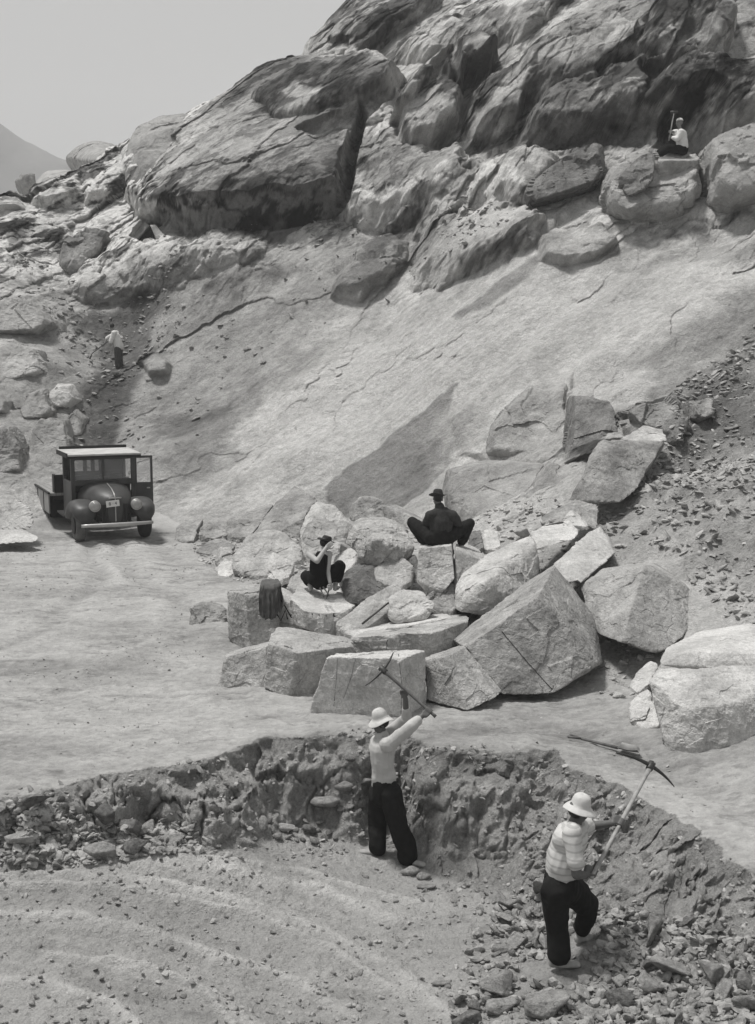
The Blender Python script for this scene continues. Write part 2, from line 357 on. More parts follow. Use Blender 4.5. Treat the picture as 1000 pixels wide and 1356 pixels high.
# masses of rock standing out of the cliff: outline, height (m), width over which it rounds off (m), edge softness, wobble
PLATE = [
 ([(185,298),(205,240),(245,192),(300,152),(345,117),(400,96),(470,90),(528,118),(500,170),(470,215),(462,282),(440,292),(330,306),(240,306)], 2.8, 3.2, .15, .25),
 ([(168,262),(166,200),(180,165),(220,152),(290,148),(300,160),(250,200),(205,255),(195,275)], 1.6, 1.2, .12, .2),
 ([(82,208),(100,192),(125,185),(150,190),(166,205),(150,222),(110,226),(88,220)], 1.0, 1.0, .12, .2),
 ([(40,245),(50,226),(90,222),(118,236),(112,262),(75,272),(46,264)], 1.0, 1.2, .12, .2),
 ([(-60,268),(-40,240),(20,236),(34,250),(28,272),(-20,280)], .8, .8, .12, .2),
 ([(112,250),(125,228),(165,215),(176,240),(150,262),(118,268)], 1.0, .7, .1, .25),
 ([(100,396),(115,355),(150,330),(185,322),(300,318),(340,335),(270,366),(180,394),(120,408)], 1.1, 2.0, .2, .5),
 ([(462,292),(466,215),(490,180),(515,150),(530,190),(535,215),(600,222),(615,250),(575,288),(510,300)], 1.6, 1.0, .12, .3),
 ([(528,208),(530,180),(555,150),(590,128),(606,150),(600,185),(570,212),(545,216)], 2.3, .6, .08, .12),
 ([(515,190),(545,140),(600,92),(635,76),(655,84),(645,102),(612,116),(604,142),(575,135),(545,175)], 3.0, .8, .08, .15),
 ([(618,185),(625,145),(650,118),(678,108),(695,135),(684,168),(650,186)], 1.2, .9, .1, .15),
 ([(560,306),(568,266),(598,236),(622,240),(626,268),(604,284),(588,306)], 1.1, 1.0, .12, .25),
 ([(620,284),(622,240),(660,225),(700,220),(735,240),(705,264),(682,282)], 1.1, 1.0, .12, .25),
 ([(558,372),(562,332),(588,305),(640,285),(700,288),(716,308),(694,332),(640,348),(600,370)], 1.2, 1.2, .12, .35),
 ([(720,354),(722,330),(745,316),(790,316),(806,330),(784,344),(745,354)], .7, .8, .1, .25),
 ([(440,396),(448,372),(474,348),(502,334),(524,340),(522,360),(500,380),(478,396)], .9, .6, .1, .3),
 ([(690,128),(700,85),(760,36),(830,8),(862,40),(836,84),(775,124),(720,146)], 1.8, 1.6, .15, .4),
 ([(842,94),(850,50),(890,20),(945,10),(968,50),(945,90),(890,104)], 1.8, 1.3, .12, .35),
 ([(700,185),(720,150),(770,128),(840,108),(850,150),(830,175),(760,186)], 1.5, 1.3, .12, .4),
 ([(850,165),(872,122),(925,105),(985,108),(1100,90),(1100,160),(985,165),(950,170),(925,158),(890,160)], 2.0, 1.0, .12, .3),
 ([(405,100),(410,75),(440,45),(462,15),(490,-40),(590,-40),(580,10),(520,55),(465,95)], 1.6, 1.6, .15, .4),
 ([(530,75),(580,45),(660,20),(720,-30),(760,0),(690,50),(620,70),(560,90)], 1.2, 1.2, .12, .4),
 ([(754,524),(806,530),(826,578),(796,588),(786,616),(750,618),(748,570)], .8, .35, .05, .06),
 ([(640,520),(690,470),(752,500),(750,560),(748,600),(660,604),(610,604),(600,560)], .35, .7, .08, .1),
 ([(816,548),(836,538),(862,540),(880,524),(900,536),(906,562),(893,584),(868,569),(840,570)], .7, .35, .06, .15),
 ([(186,480),(198,468),(226,482),(222,492),(200,498)], .6, .3, .06, .1),
 ([(150,345),(162,320),(176,306),(194,300),(203,304),(190,318),(178,334),(168,345)], .8, .5, .06, .1),
]
PLATE = [(pts_world(p), h, R_, s_, w_) for p, h, R_, s_, w_ in PLATE]
# second-level relief on those masses (added on top): same fields, negative = hollow
PLATE2 = [
 ([(345,165),(400,130),(440,116),(505,110),(530,122),(512,142),(470,172),(420,188),(375,192)], .8, .7, .12, .2),
 ([(400,206),(455,186),(500,152),(520,136),(512,160),(470,200),(420,222)], -.8, .4, .1, .15),
 ([(190,306),(240,296),(330,294),(445,276),(458,290),(440,302),(330,314),(210,324)], -.9, .4, .1, .2),
 ([(446,288),(452,240),(468,200),(478,170),(484,176),(474,230),(464,288)], -1.4, .25, .08, .15),
 ([(208,258),(222,224),(262,186),(240,196),(212,228)], -.5, .3, .08, .1),
 ([(560,140),(596,100),(604,106),(600,140),(590,128)], -.9, .3, .06, .1),
 ([(866,205),(876,165),(895,150),(940,150),(942,180),(930,206)], -1.0, .5, .1, .2),
 ([(880,100),(900,40),(925,30),(920,90)], -.5, .4, .1, .3),
 ([(620,212),(640,180),(690,182),(700,200),(660,228)], -.6, .4, .1, .4),
 ([(690,205),(760,184),(860,178),(866,196),(760,204),(700,222)], -.7, .4, .1, .3),
 ([(178,330),(190,316),(200,307),(212,322),(214,330),(196,334)], -1.0, .2, .05, .05),
]
PLATE2 = [(pts_world(p), h, R_, s_, w_) for p, h, R_, s_, w_ in PLATE2]
def build_terrain(MAT):
    # fan-shaped grid, finer near the quarry floor; a height field z = f(x, y)
    ty = [np.linspace(3.0, 8.4, 80, endpoint=False), np.linspace(8.4, 14.5, 520, endpoint=False), np.linspace(14.5, 30, 470, endpoint=False),
          np.linspace(30, 58, 860, endpoint=False), np.linspace(58, 105, 90)]
    Ys = np.concatenate(ty)
    ts = np.concatenate([np.linspace(-1.7, -.38, 90, endpoint=False), np.linspace(-.38, .38, 860, endpoint=False), np.linspace(.38, 1.8, 100)])
    T, Y = np.meshgrid(ts, Ys); X = T*(Y+0.0)
    x = X.ravel(); y = Y.ravel(); nC = len(ts); nR = len(Ys)
    P2 = np.stack([x, y, np.zeros_like(x)], 1)
    near = y < 16.5
    U = bil(GU, x, y)
    s = np.zeros_like(x); d = np.full_like(x, -9.0)
    nz = .26*fbm(P2[near]*.9, 3, 3) + .13*fbm(P2[near]*3.2, 4, 4) + .05*fbm(P2[near]*9, 3, 5)
    s[near], d[near] = bank_s(x[near], y[near], nz)
    z = U*(1-s) + bil(GL, x, y)*s
    fy = np.interp(x, FOOT[:, 0], FOOT[:, 1]) + .5*fbm(P2*.7, 3, 9)
    hill = sstep(-.3, 1.2, y-fy)
    P3 = np.stack([x, y, z], 1)
    # --- slope relief: bedding tilted down to the left, broken rock, streaks down the slab
    A = np.stack([(x*.80+z*.60), (-x*.6+z*.8)*.35*2.2, y*.5], 1)
    slabW = sstep(0, 2.5, -poly_sd(x, y, pts_world([(300,640),(330,560),(440,420),(560,390),(720,350),(985,310),(1000,480),(850,500),(740,520),(740,600),(600,610),(430,690)])))
    rough = 1-.72*slabW
    r1 = fbm(P3*.32, 4, 21); r2 = fbm(A*.55, 4, 31, ridged=True); r3 = fbm(P3*1.7, 4, 41, ridged=True); r4 = fbm(P3*6, 3, 51)
    lft = .45+.55*sstep(-6, 4, x-.12*y+2)
    z = z + hill*(rough*lft*((.6-.25*sstep(6, 10, z))*r1 + .06*r2 + .03*r3) + .025*r4*(.4+.6*rough) + .06*r2)
    B = np.stack([(x*.75+z*.66)*.35, (-x*.66+z*.75)*2.0, y*.7], 1)
    z = z + hill*slabW*(.10*fbm(B*.9, 5, 61, ridged=True))
    for W, h, f in LEDGE:
        lo = W.min(0)-5; hi = W.max(0)+5; m = (x > lo[0]) & (x < hi[0]) & (y > lo[1]) & (y < hi[1])
        xx = x[m]; yy = y[m]; wb = .22*fbm(P3[m]*.5, 2, 71)
        dd, sg = line_d(xx, yy, W); sd_ = dd*sg + wb
        ends = 1
        z[m] += .35*h*sstep(-.5, .5, sd_)*np.exp(-np.clip(sd_, 0, 99)/f)*(dd < 3.5*f)
    # jointed rock: blocks bounded by cracks, elongated along the bedding, standing out along the slope's outward direction
    far = (y > 17) & (hill > .01); X_ = x[far]; Y_ = y[far]; Z_ = P3[far, 2]; Pf = P3[far]; D = np.zeros(len(X_)); w1 = fbm(Pf*.5, 3, 301); w2 = fbm(Pf*1.8, 3, 303)
    for W, h, R_, so, wb in PLATE:
        lo = W.min(0)-2; hi = W.max(0)+2; m = (X_ > lo[0]) & (X_ < hi[0]) & (Y_ > lo[1]) & (Y_ < hi[1])
        ins = -poly_sd(X_[m], Y_[m], W) + wb*(w1[m]+.5*w2[m]); so = so*2.2 if h > .85 else so; tt = np.clip((ins+so)/(R_+so), 0, 1)
        D[m] = np.maximum(D[m], h*(np.sqrt(1-(1-tt)**2)*.6 + .4*sstep(-so, so, ins)) + .25*D[m]*(tt > 0))
    for W, h, R_, so, wb in PLATE2:
        lo = W.min(0)-2; hi = W.max(0)+2; m = (X_ > lo[0]) & (X_ < hi[0]) & (Y_ > lo[1]) & (Y_ < hi[1])
        ins = -poly_sd(X_[m], Y_[m], W) + wb*(w1[m]+.5*w2[m]); tt = np.clip((ins+so)/(R_+so), 0, 1); D[m] += h*np.sqrt(1-(1-tt)**2)
    up_ = sstep(5.5, 9.5, Z_ + .22*(X_)*(X_ < 0)*-.3)                     # the cliff proper, above the slab
    lf = sstep(-4, -9, X_)*(.45+.55*sstep(7, 9.5, Z_))
    fr_ = np.clip(.50*up_ + .42*lf + .10, 0, 1)*(1-.85*slabW[far])
    a_ = X_*.80+Z_*.60; b_ = -X_*.60+Z_*.80
    C1 = np.stack([a_/5.2+.30*w1, b_/2.0+.10*w2], 1); i1, g1, o1 = worley(C1, 5)
    C2 = np.stack([a_/1.7+.3*w1+.1*w2, b_/.75+.15*w2], 1); i2, g2, o2 = worley(C2, 9)
    C3 = np.stack([a_/.55, b_/.35], 1)+.4*w2[:, None]; i3, g3, o3 = worley(C3, 15)
    fr_ = fr_*(1-.5*sstep(.2, 1.2, -poly_sd(X_, Y_, PLATE[0][0])))
    D += fr_*(.22*i1[:, 0] + .42*(i1[:, 1]*o1[:, 0]+i1[:, 2]*o1[:, 1]) - .12*up_*np.exp(-g1/.03)
              + .08*i2[:, 0] + .16*(i2[:, 1]*o2[:, 0]+i2[:, 2]*o2[:, 1]) - .07*up_*np.exp(-g2/.04)
              + .04*i3[:, 0] + .07*(i3[:, 1]*o3[:, 0]+i3[:, 2]*o3[:, 1]))
    sl = slabW[far]; C4 = np.stack([a_/4.5+.5*w1, b_/.8+.35*w2], 1); i4, g4, o4 = worley(C4, 25)       # thin sheets on the slab
    D += sl*(.05*i4[:, 0] + .09*(i4[:, 2]*o4[:, 1]) - .012*np.exp(-g4/.03))
    NRM = np.array([0, -.96, .22]); DISP = np.zeros((len(x), 3)); Dh = (D*hill[far])[:, None]; P4_ = Pf + NRM*Dh
    # second pass on the displaced surface: keeps steep faces rough instead of stretched
    rg = fr_*(1-.3*0); i5, g5_, o5 = worley(P4_*np.array([.9, .9, 1.3]) + .5*fbm(P4_*.9, 3, 501)[:, None], 41)
    D2 = rg*(.12*fbm(P4_*1.1, 4, 511) + .06*i5[:, 0] + .10*(i5[:, 1]*o5[:, 0]+i5[:, 2]*o5[:, 2]) - .03*np.exp(-g5_/.05) + .03*fbm(P4_*4.5, 3, 513))
    DISP[far] = NRM*(Dh + (D2*hill[far])[:, None]) + np.array([0, 0, 1.0])*(rg*.07*fbm(P4_*2.3, 3, 521)*hill[far])[:, None]
    # scree on the right
    scr = sstep(0, 1.0, -poly_sd(x, y, pts_world([(840,500),(985,420),(1150,330),(1150,1000),(985,830),(900,800),(850,740),(780,700),(850,600)])))
    z = z + hill*scr*(.10*fbm(P3*3.1, 4, 81, ridged=True))
    # --- plateau: churned, wheel-worn dirt
    pl = (1-hill)*(1-s)
    z = z + pl*(.035*fbm(P3*1.1, 4, 91) + .014*fbm(P3*7, 3, 95))
    pm = (y < 29) & (hill < .9); rut = np.zeros(pm.sum()); Pp = P3[pm]; wr = .25*fbm(Pp*.8, 3, 411)
    for W, h, f in RUT:
        dd, _ = line_d(x[pm]+wr, y[pm], W); rut += h*(np.exp(-(dd/f)**2)-.5*np.exp(-((dd-1.6*f)/f)**2))*(.5+.9*np.clip(fbm(Pp*1.1, 3, 413)+.3, 0, 1))
    z[pm] += pl[pm]*rut
    # --- bank: gullies and clods
    bk = np.clip(s*(1-s)*4, 0, 1)
    Q = P3[near]; bb = bk[near]
    ib, gb, ob = worley(Q*2.6+.5*fbm(Q*3, 3, 401)[:, None], 31); ic, gc, oc = worley(Q*7+.4*fbm(Q*8, 2, 403)[:, None], 37)
    bd = (bb**.6)*(.20*fbm(Q*1.3, 3, 101) + .16*fbm(Q*3.3, 4, 105) + .07*fbm(Q*8, 4, 111) + .07*ib[:, 0]*sstep(0, .25, gb)+.10*(ib[:, 1]*ob[:, 0]+ib[:, 2]*ob[:, 1]+ib[:, 3]*ob[:, 2]) - .05*np.exp(-gb/.08) + .03*ic[:, 0]*sstep(0, .3, gc))
    BANKD = bd
    # --- pit floor
    s_n = s[near]; z[near] += s_n*(.04*fbm(Q*1.2, 3, 121) + .018*fbm(Q*9, 3, 125) + .02*np.clip(fbm(Q*22, 2, 127), 0, 1))
    trk = np.zeros(len(Q))
    for W, h, f in TRACK:
        dd, _ = line_d(x[near], y[near], W); g = np.exp(-(dd/f)**2)*s_n*(.6+.4*fbm(Q*2, 2, 131)); z[near] += h*g; trk = np.maximum(trk, g*(1 if h > 0 else -.6))
    # ------------ tone (albedo) of the ground itself, with the patches' painted shade
    t = np.full_like(x, 168.0)                                     # dry, worn plateau
    t = t - 16*pl*np.clip(fbm(P3*np.array([.45, .9, 1]), 4, 141)*2.2, -.3, 1) + 7*fbm(P3*4, 3, 143)
    sc1 = fbm(Pp*np.array([3.5, 7, 1]), 4, 431, gain=.7); sc2 = fbm(Pp*np.array([11, 18, 1]), 3, 433, gain=.7)
    t[pm] += pl[pm]*(22*sc1 + 16*sc2 - 26*sstep(.22, .5, sc1))
    z[pm] += pl[pm]*(.018*sc1 + .008*sc2)
    t[pm] += pl[pm]*(260*rut - 18*np.clip(fbm(Pp*np.array([1.5, 3.5, 1]), 5, 421, gain=.65)-.12, 0, 1)*3)
    t = np.where(hill > 0, t*(1-hill)+hill*172, t)
    wob = fbm(P3*.55, 5, 151, gain=.6); wob2 = fbm(P3*2.6, 4, 155)
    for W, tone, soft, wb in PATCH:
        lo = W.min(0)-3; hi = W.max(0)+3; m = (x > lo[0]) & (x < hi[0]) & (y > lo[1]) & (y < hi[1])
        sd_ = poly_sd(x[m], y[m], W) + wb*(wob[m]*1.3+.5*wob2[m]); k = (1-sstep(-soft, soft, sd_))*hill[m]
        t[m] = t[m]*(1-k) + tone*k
    mot = fbm(P3*.9, 5, 161, gain=.65)
    t = t + hill*(1-.75*slabW)*(26*mot) + hill*slabW*(9*fbm(B*.8, 5, 163) + 6*mot)
    PD = Pf + DISP[far]; ad = PD[:, 0]*.80+PD[:, 2]*.60; bd_ = -PD[:, 0]*.60+PD[:, 2]*.80; yd = PD[:, 1]
    tf = t[far]; c_ = fr_*(1-scr_far(x, y, far, pts_world))
    lich = sstep(.02, .22, fbm(np.stack([ad*.35, bd_*.8, yd*.5], 1), 6, 171, gain=.68)); lich2 = sstep(.05, .25, fbm(PD*1.3, 5, 175, gain=.7))
    tf = tf + c_*(13*i1[:, 3] + 8*i2[:, 3] + 4*i3[:, 3]) - c_*up_*1.9*(64*lich + 22*lich2) + c_*up_*1.9*22 - 26*up_*sstep(.3, 1.2, -poly_sd(X_, Y_, PLATE[0][0]))*sstep(-.05, .15, fbm(np.stack([ad*.5, bd_*1.1, yd*.6], 1), 6, 177, gain=.72)) - 22*c_*(.15+.85*up_)*np.exp(-g1/.02) - 8*c_*np.exp(-g2/.03)
    tf = tf + sl*(5*i4[:, 3]-3*np.exp(-g4/.02)) - 14*(1-sl)*(1-up_)*lich*hill[far] - 10*(1-sl)*lich2*hill[far]
    t[far] = tf
    t = t - hill*scr*(8+10*np.abs(fbm(P3*4, 3, 165)))
    t = t*(1+.19*hill)
    tn = t[near]; bmask = sstep(0.02, .25, s_n); fl = sstep(.8, .99, s_n)
    bt = 180 + 26*fbm(Q*1.6, 4, 171) + 16*fbm(Q*6, 3, 173)
    bt = bt + 24*np.interp(x[near], [-5, -2.5, 0, 5], [1, .6, 0, 0])
    ft = 180 + 16*fbm(Q*np.array([.7, 1.5, 1]), 4, 181) + 14*fbm(Q*np.array([5, 9, 1]), 4, 183, gain=.7) - 20*sstep(.15, .5, fbm(Q*np.array([1.1, 2.6, 1]), 5, 187, gain=.65)) + 36*trk - 16*sstep(0, 3.5, x[near])
    tn = tn*(1-bmask) + bmask*(bt*(1-fl) + ft*fl)
    t[near] = tn
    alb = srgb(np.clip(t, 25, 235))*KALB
    DISP[near] += np.array([.12, -.70, .45])*BANKD[:, None]*1.25
    V = np.stack([x, y, z], 1) + DISP
    idx = np.arange(nR*nC).reshape(nR, nC)
    F = np.stack([idx[:-1, :-1], idx[:-1, 1:], idx[1:, 1:], idx[1:, :-1]], -1).reshape(-1, 4)
    fs = s[F].mean(1); fh = hill[F].mean(1)
    reg = np.where(fs > .985, 3, np.where(fs > .02, 2, np.where(fh > .5, 1, 0)))
    names = ['ground', 'hillside', 'earth_bank', 'pit_floor']
    for k in range(4):
        Fk = F[reg == k]; use, inv = np.unique(Fk, return_inverse=True)
        me = mesh_np(names[k], V[use], inv.reshape(-1, 4))
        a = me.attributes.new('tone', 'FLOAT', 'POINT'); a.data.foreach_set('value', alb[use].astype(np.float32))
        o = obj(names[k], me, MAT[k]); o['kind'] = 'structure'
    global ZG
    ZG = (ts, Ys, z.reshape(nR, nC)); VG[0] = V.reshape(nR, nC, 3)
VG = [None]
def surf_p(x, y):
    """point of the finished ground mesh that grew out of plan position x, y"""
    ts, Ys, Z = ZG; i = min(max(np.searchsorted(Ys, y)-1, 0), len(Ys)-1); j = min(max(np.searchsorted(ts, x/y)-1, 0), len(ts)-1)
    return VG[0][i, j].copy()
def surf_z(x, y):
    """height of the finished ground mesh"""
    ts, Ys, Z = ZG; t = x/y
    i = min(max(np.searchsorted(Ys, y)-1, 0), len(Ys)-2); j = min(max(np.searchsorted(ts, t)-1, 0), len(ts)-2)
    a = (y-Ys[i])/(Ys[i+1]-Ys[i]); b = (t-ts[j])/(ts[j+1]-ts[j])
    return float((Z[i, j]*(1-b)+Z[i, j+1]*b)*(1-a)+(Z[i+1, j]*(1-b)+Z[i+1, j+1]*b)*a)

# ------------------------------------------------------------------ rocks
_ICO = {}
def ico(l):
    if l not in _ICO:
        bm = bmesh.new(); bmesh.ops.create_icosphere(bm, subdivisions=l, radius=1)
        V = np.array([v.co[:] for v in bm.verts]); F = np.array([[v.index for v in f.verts] for f in bm.faces]); bm.free(); _ICO[l] = (V, F)
    return _ICO[l]
def hull_planes(P):
    bm = bmesh.new()
    for p in P: bm.verts.new(tuple(map(float, p)))
    r = bmesh.ops.convex_hull(bm, input=bm.verts)
    bmesh.ops.delete(bm, geom=list({g for g in r['geom_interior'] if isinstance(g, bmesh.types.BMVert)}), context='VERTS')
    bmesh.ops.dissolve_limit(bm, angle_limit=radians(7), verts=bm.verts, edges=bm.edges)
    bm.normal_update()
    N = []; D = []; c = np.mean([v.co[:] for v in bm.verts], axis=0)
    for f in bm.faces:
        n = np.array(f.normal[:]); q = np.array(f.calc_center_median()[:])
        if n@(q-c) < 0: n = -n
        N.append(n); D.append(max(n@(q-c), .02))
    HV = np.array([v.co[:] for v in bm.verts]); bm.free()
    return np.array(N), np.array(D), c, HV
RNG = np.random.default_rng(7)
def rock_mesh(name, P, p=26, lvl=5, chips=7, chip=.10, amp=.03, fs=.45, fine=.006, seed=None, bed=False, hew=0.0, sm=True, hk=.8):
    P = np.array(P, float); N, D, c, HV = hull_planes(P)
    S = (HV.max(0)-HV.min(0))/2; S = np.maximum(S, S.max()*.25)
    R = np.random.default_rng(int(abs(P.sum()*1000)) % 99991 if seed is None else seed)
    for _ in range(chips):
        v = HV[R.integers(len(HV))]-c + R.normal(size=3)*S*.15
        n = v/S; n = n/np.linalg.norm(n) + R.normal(size=3)*.25; n /= np.linalg.norm(n)
        h = max((HV-c)@n); N = np.vstack([N, n]); D = np.append(D, h*(1-R.uniform(.3, 1)*chip))
    V0, F = ico(lvl); d = V0*S; d /= np.linalg.norm(d, axis=1)[:, None]
    T = np.clip(d@N.T/D, 0, None); M = T.max(1)[:, None]; t = 1/(M[:, 0]*((T/M)**p).sum(1)**(1/p))
    V = c + d*t[:, None]
    sz = S.mean()
    if bed:
        W_ = np.stack([(V[:, 0]*.80+V[:, 2]*.55)*.45, V[:, 1]*.8, (-V[:, 0]*.55+V[:, 2]*.83)*1.5], 1)/fs
        q = fbm(W_+R.uniform(0, 50), 4, 1, gain=.5); ter = (q*3-np.floor(q*3)); ter = (np.floor(q*3)+sstep(.55, 1, ter))/3
        disp = amp*(.6*q+.4*ter) + .10*amp*fbm(W_*5, 3, 7) + fine*fbm(V*8, 3, 3)
    else:
        disp = amp*fbm(V/fs+R.uniform(0, 50), 4, 1, gain=.5) + .22*amp*fbm(V/fs*3, 3, 7, ridged=True) + fine*fbm(V*14, 3, 3)
    if hew:
        iw, gw, ow = worley(V/hew + R.uniform(0, 40), 3); iw2, gw2, ow2 = worley(V/(hew*.35) + R.uniform(0, 40), 4)
        disp += hk*(hew*.09*iw[:, 0] + hew*.16*(iw[:, 1]*ow[:, 0]+iw[:, 2]*ow[:, 2]+iw[:, 3]*ow[:, 1]) + hew*.035*iw2[:, 0] + hew*.06*(iw2[:, 1]*ow2[:, 0]+iw2[:, 2]*ow2[:, 2]))
    V = V + d*disp[:, None]
    org = np.array([V[:, 0].mean(), V[:, 1].mean(), V[:, 2].min()])
    return mesh_np(name, V-org, F, sm), org
def rock(label, pts, mat, cat='rock', name='boulder', group=None, back=None, down=None, parent=None, **k):
    k['p'] = k.get('p', 26)*(2.2 if k.get('p', 26) > 22 else 1.5); k.setdefault('fine', .011); k['amp'] = k.get('amp', .03)*1.25; k['chips'] = k.get('chips', 7)+3; k.setdefault('hew', .30); k.setdefault('hk', .32 if name == 'granite_block' else .6); k.setdefault('sm', False); k['lvl'] = max(5, k.get('lvl', 5))+(1 if k.get('lvl', 5) == 6 and pts[0][2] < 18 else 0)
    """pts: (px, py, Y) corners; back: offset (m) that copies all corners to give the far side; down: deepen (m)"""
    P = [at(*q) for q in pts]
    if back is not None: P += [q+np.array(back, float) for q in P]
    if down: P += [q-np.array([0, 0, down]) for q in P]
    me, org = rock_mesh(name, P, **k)
    o = obj(name, me, mat, parent, org)
    if parent is None: tag(o, label, cat, group)
    return o
def hrock(label, poly, bulge, mat, inner=.6, shift=(0, 0), deep=1.2, y0=5, cat='rock', name='rock_outcrop', dY=0.0, **k):
    """outcrop standing out of the slope: outline on the slope, bulging toward the open side by `bulge` m"""
    W = np.array([hit(a, b, y0) for a, b in poly]); c = W.mean(0)
    yy = W[:, 1]*.5+c[1]*.5+dY; W = np.array([at(a, b, q) for (a, b), q in zip(poly, yy)]); c = W.mean(0)
    nrm = np.array([-c[0]*.012, -.97, .12]); nrm /= np.linalg.norm(nrm)
    sc = c[1]/FPX
    inner = min(.86, inner+.1); bulge *= .9
    I = c + (W-c)*inner + nrm*bulge + np.array([shift[0]*sc, 0, -shift[1]*sc])
    P = np.vstack([W, I, c+(W-c)*.9-nrm*deep])
    k.setdefault('bed', True); k['p'] = k.get('p', 26)*1.5; k['chips'] = k.get('chips', 7)+5; k['amp'] = k.get('amp', .03)*1.2; k.setdefault('hew', 1.0); k.setdefault('sm', False)
    me, org = rock_mesh(name, P, **k)
    o = obj(name, me, mat, None, org); tag(o, label, cat)
    return o
# ================================================================== BUILD: ground and slope
KALB = 0.86
def A_(v): return float(srgb(np.array(float(v))))*KALB
M_ground = rockmat('dry_dirt', 0, attr='tone', speck=.10, bump=.55, grain=60, bscale=7, mid=.05)
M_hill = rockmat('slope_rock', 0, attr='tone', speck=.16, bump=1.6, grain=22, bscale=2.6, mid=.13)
M_bank = rockmat('bank_earth', 0, attr='tone', speck=.22, bump=1.0, grain=45, bscale=9, mid=.14)
M_pit = rockmat('pit_dirt', 0, attr='tone', speck=.16, bump=.8, grain=55, bscale=11, mid=.07)
build_terrain([M_ground, M_hill, M_bank, M_pit])
# distant mountain on the left
rr = np.linspace(-1, 1, 90); MX, MY = np.meshgrid(np.linspace(-620, -60, 140), np.linspace(560, 900, 40))
prof = np.interp(MX, [-620, -330, -262, -225, -205, -160, -100, -60], [172, 166, 155, 139, 131, 110, 70, 30])
MZ = CAM_H + (prof-4)*sstep(540, 640, MY)*(1-.5*sstep(700, 900, MY)) + 10*fbm(np.stack([MX.ravel()/60, MY.ravel()/60, MX.ravel()*0], 1), 4, 5).reshape(MX.shape) - 30*(1-sstep(540, 600, MY))
i_ = np.arange(MX.size).reshape(MX.shape)
me = mesh_np('mountain', np.stack([MX.ravel(), MY.ravel(), MZ.ravel()], 1), np.stack([i_[:-1, :-1], i_[:-1, 1:], i_[1:, 1:], i_[1:, :-1]], -1).reshape(-1, 4))
M_mtn = rockmat('mountain_scrub', .14, .10, scale=.02, speck=.1, bump=.2, grain=.3, bscale=.05)
o = obj('mountain', me, M_mtn); o['kind'] = 'structure'

# ================================================================== rocks
G_light = rockmat('fresh_granite', A_(212), A_(176), scale=1.6, speck=.16, bump=.5, grain=45, bscale=9, mid=.13, crack=.22, cscale=.7)
G_mid = rockmat('cut_granite', A_(196), A_(158), scale=1.8, speck=.2, bump=.6, grain=42, bscale=8, mid=.14, crack=.3, cscale=.8)
G_dull = rockmat('dull_granite', A_(172), A_(128), scale=1.6, speck=.20, bump=.6, grain=40, bscale=7, mid=.16, crack=.35, cscale=.8)
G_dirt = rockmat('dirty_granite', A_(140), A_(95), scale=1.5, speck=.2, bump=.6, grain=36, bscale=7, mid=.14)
H_pale = rockmat('pale_slope_rock', A_(188), A_(150), scale=.5, speck=.12, bump=1.1, grain=30, bscale=2.2, streak=.12, crack=.25, cscale=.3)
H_mid = rockmat('weathered_slope_rock', A_(182), A_(122), scale=.7, speck=.16, bump=1.3, grain=26, bscale=2.2, streak=.2, crack=.3, cscale=.3)
H_dark = rockmat('stained_slope_rock', A_(175), A_(88), scale=.6, stain=.7, speck=.18, bump=1.5, grain=24, bscale=1.8, streak=.25, crack=.5, cscale=.35)
B = 'granite block'
GP = 'split granite blocks heaped at the foot of the slope'
blk = lambda label, pts, mat, **k: rock(label, pts, mat, cat='granite block', name='granite_block', **k)
# --- front row
blk('large squared granite block with dark front face right behind the man swinging a pickaxe', [(402,958,13.5),(434,870,13.5),(530,873,13.4),(533,957,13.35),(563,862,13.95),(566,948,13.9),(442,866,14.3),(555,860,14.5),(420,950,14.4),(560,944,14.6)], G_light, p=60, lvl=6, chips=4, chip=.05, amp=.018)
blk('flat topped pale granite block with a ledge, left of the large front block', [(356,850,14.55),(393,865,14.3),(472,855,14.8),(349,910,14.5),(382,927,14.3),(410,925,14.4),(468,920,14.8),(367,829,15.7),(432,839,15.9),(462,845,15.4),(370,905,15.7),(462,905,15.8)], G_mid, p=50, lvl=6, chips=5, chip=.06, amp=.02)
blk('low half buried granite block at the left end of the front row', [(298,871,14.9),(357,855,14.8),(287,918,14.8),(349,914,14.6),(305,862,15.6),(360,848,15.6),(295,905,15.6),(365,905,15.5)], G_mid, p=34, lvl=6, chips=4, amp=.02, down=.15)
blk('tall upright granite block with a dark cloth hanging over it', [(301,783,17.1),(326,787,16.7),(338,777,17.6),(352,787,16.75),(304,847,17.1),(317,863,16.8),(330,862,16.6),(368,848,16.6),(372,790,16.9),(320,776,18.1),(372,777,18.1),(372,845,17.7),(315,850,18.1)], G_mid, p=50, lvl=6, chips=4, chip=.06, amp=.02)
blk('rounded granite block behind the cloth, right of the tall upright block', [(345,782,17.2),(372,777,17.6),(398,795,17.2),(405,808,16.9),(403,832,16.8),(372,846,16.8),(360,850,16.9),(380,780,18.2),(400,800,18.0),(398,830,18.0)], G_light, p=16, lvl=6, chips=3, amp=.02)
rock('small dark sided boulder alone on the dirt left of the upright block', [(249,829,18.4),(252,806,18.5),(268,797,18.7),(300,806,18.4),(300,831,18.3),(272,830,18.2),(290,800,19.2),(262,800,19.2)], G_dull, p=24, lvl=5, down=.1)
blk('wide pale topped block with wedge holes that the person in black squats on', [(384,792,16.9),(398,772,17.9),(430,762,18.6),(456,772,18.1),(472,800,17.0),(460,812,16.5),(430,812,16.3),(404,808,16.3),(404,833,16.3),(430,842,16.2),(455,843,16.4),(470,832,17),(384,825,17),(400,790,19),(470,800,18.5)], G_light, p=26, lvl=6, chips=3, chip=.05, amp=.02)
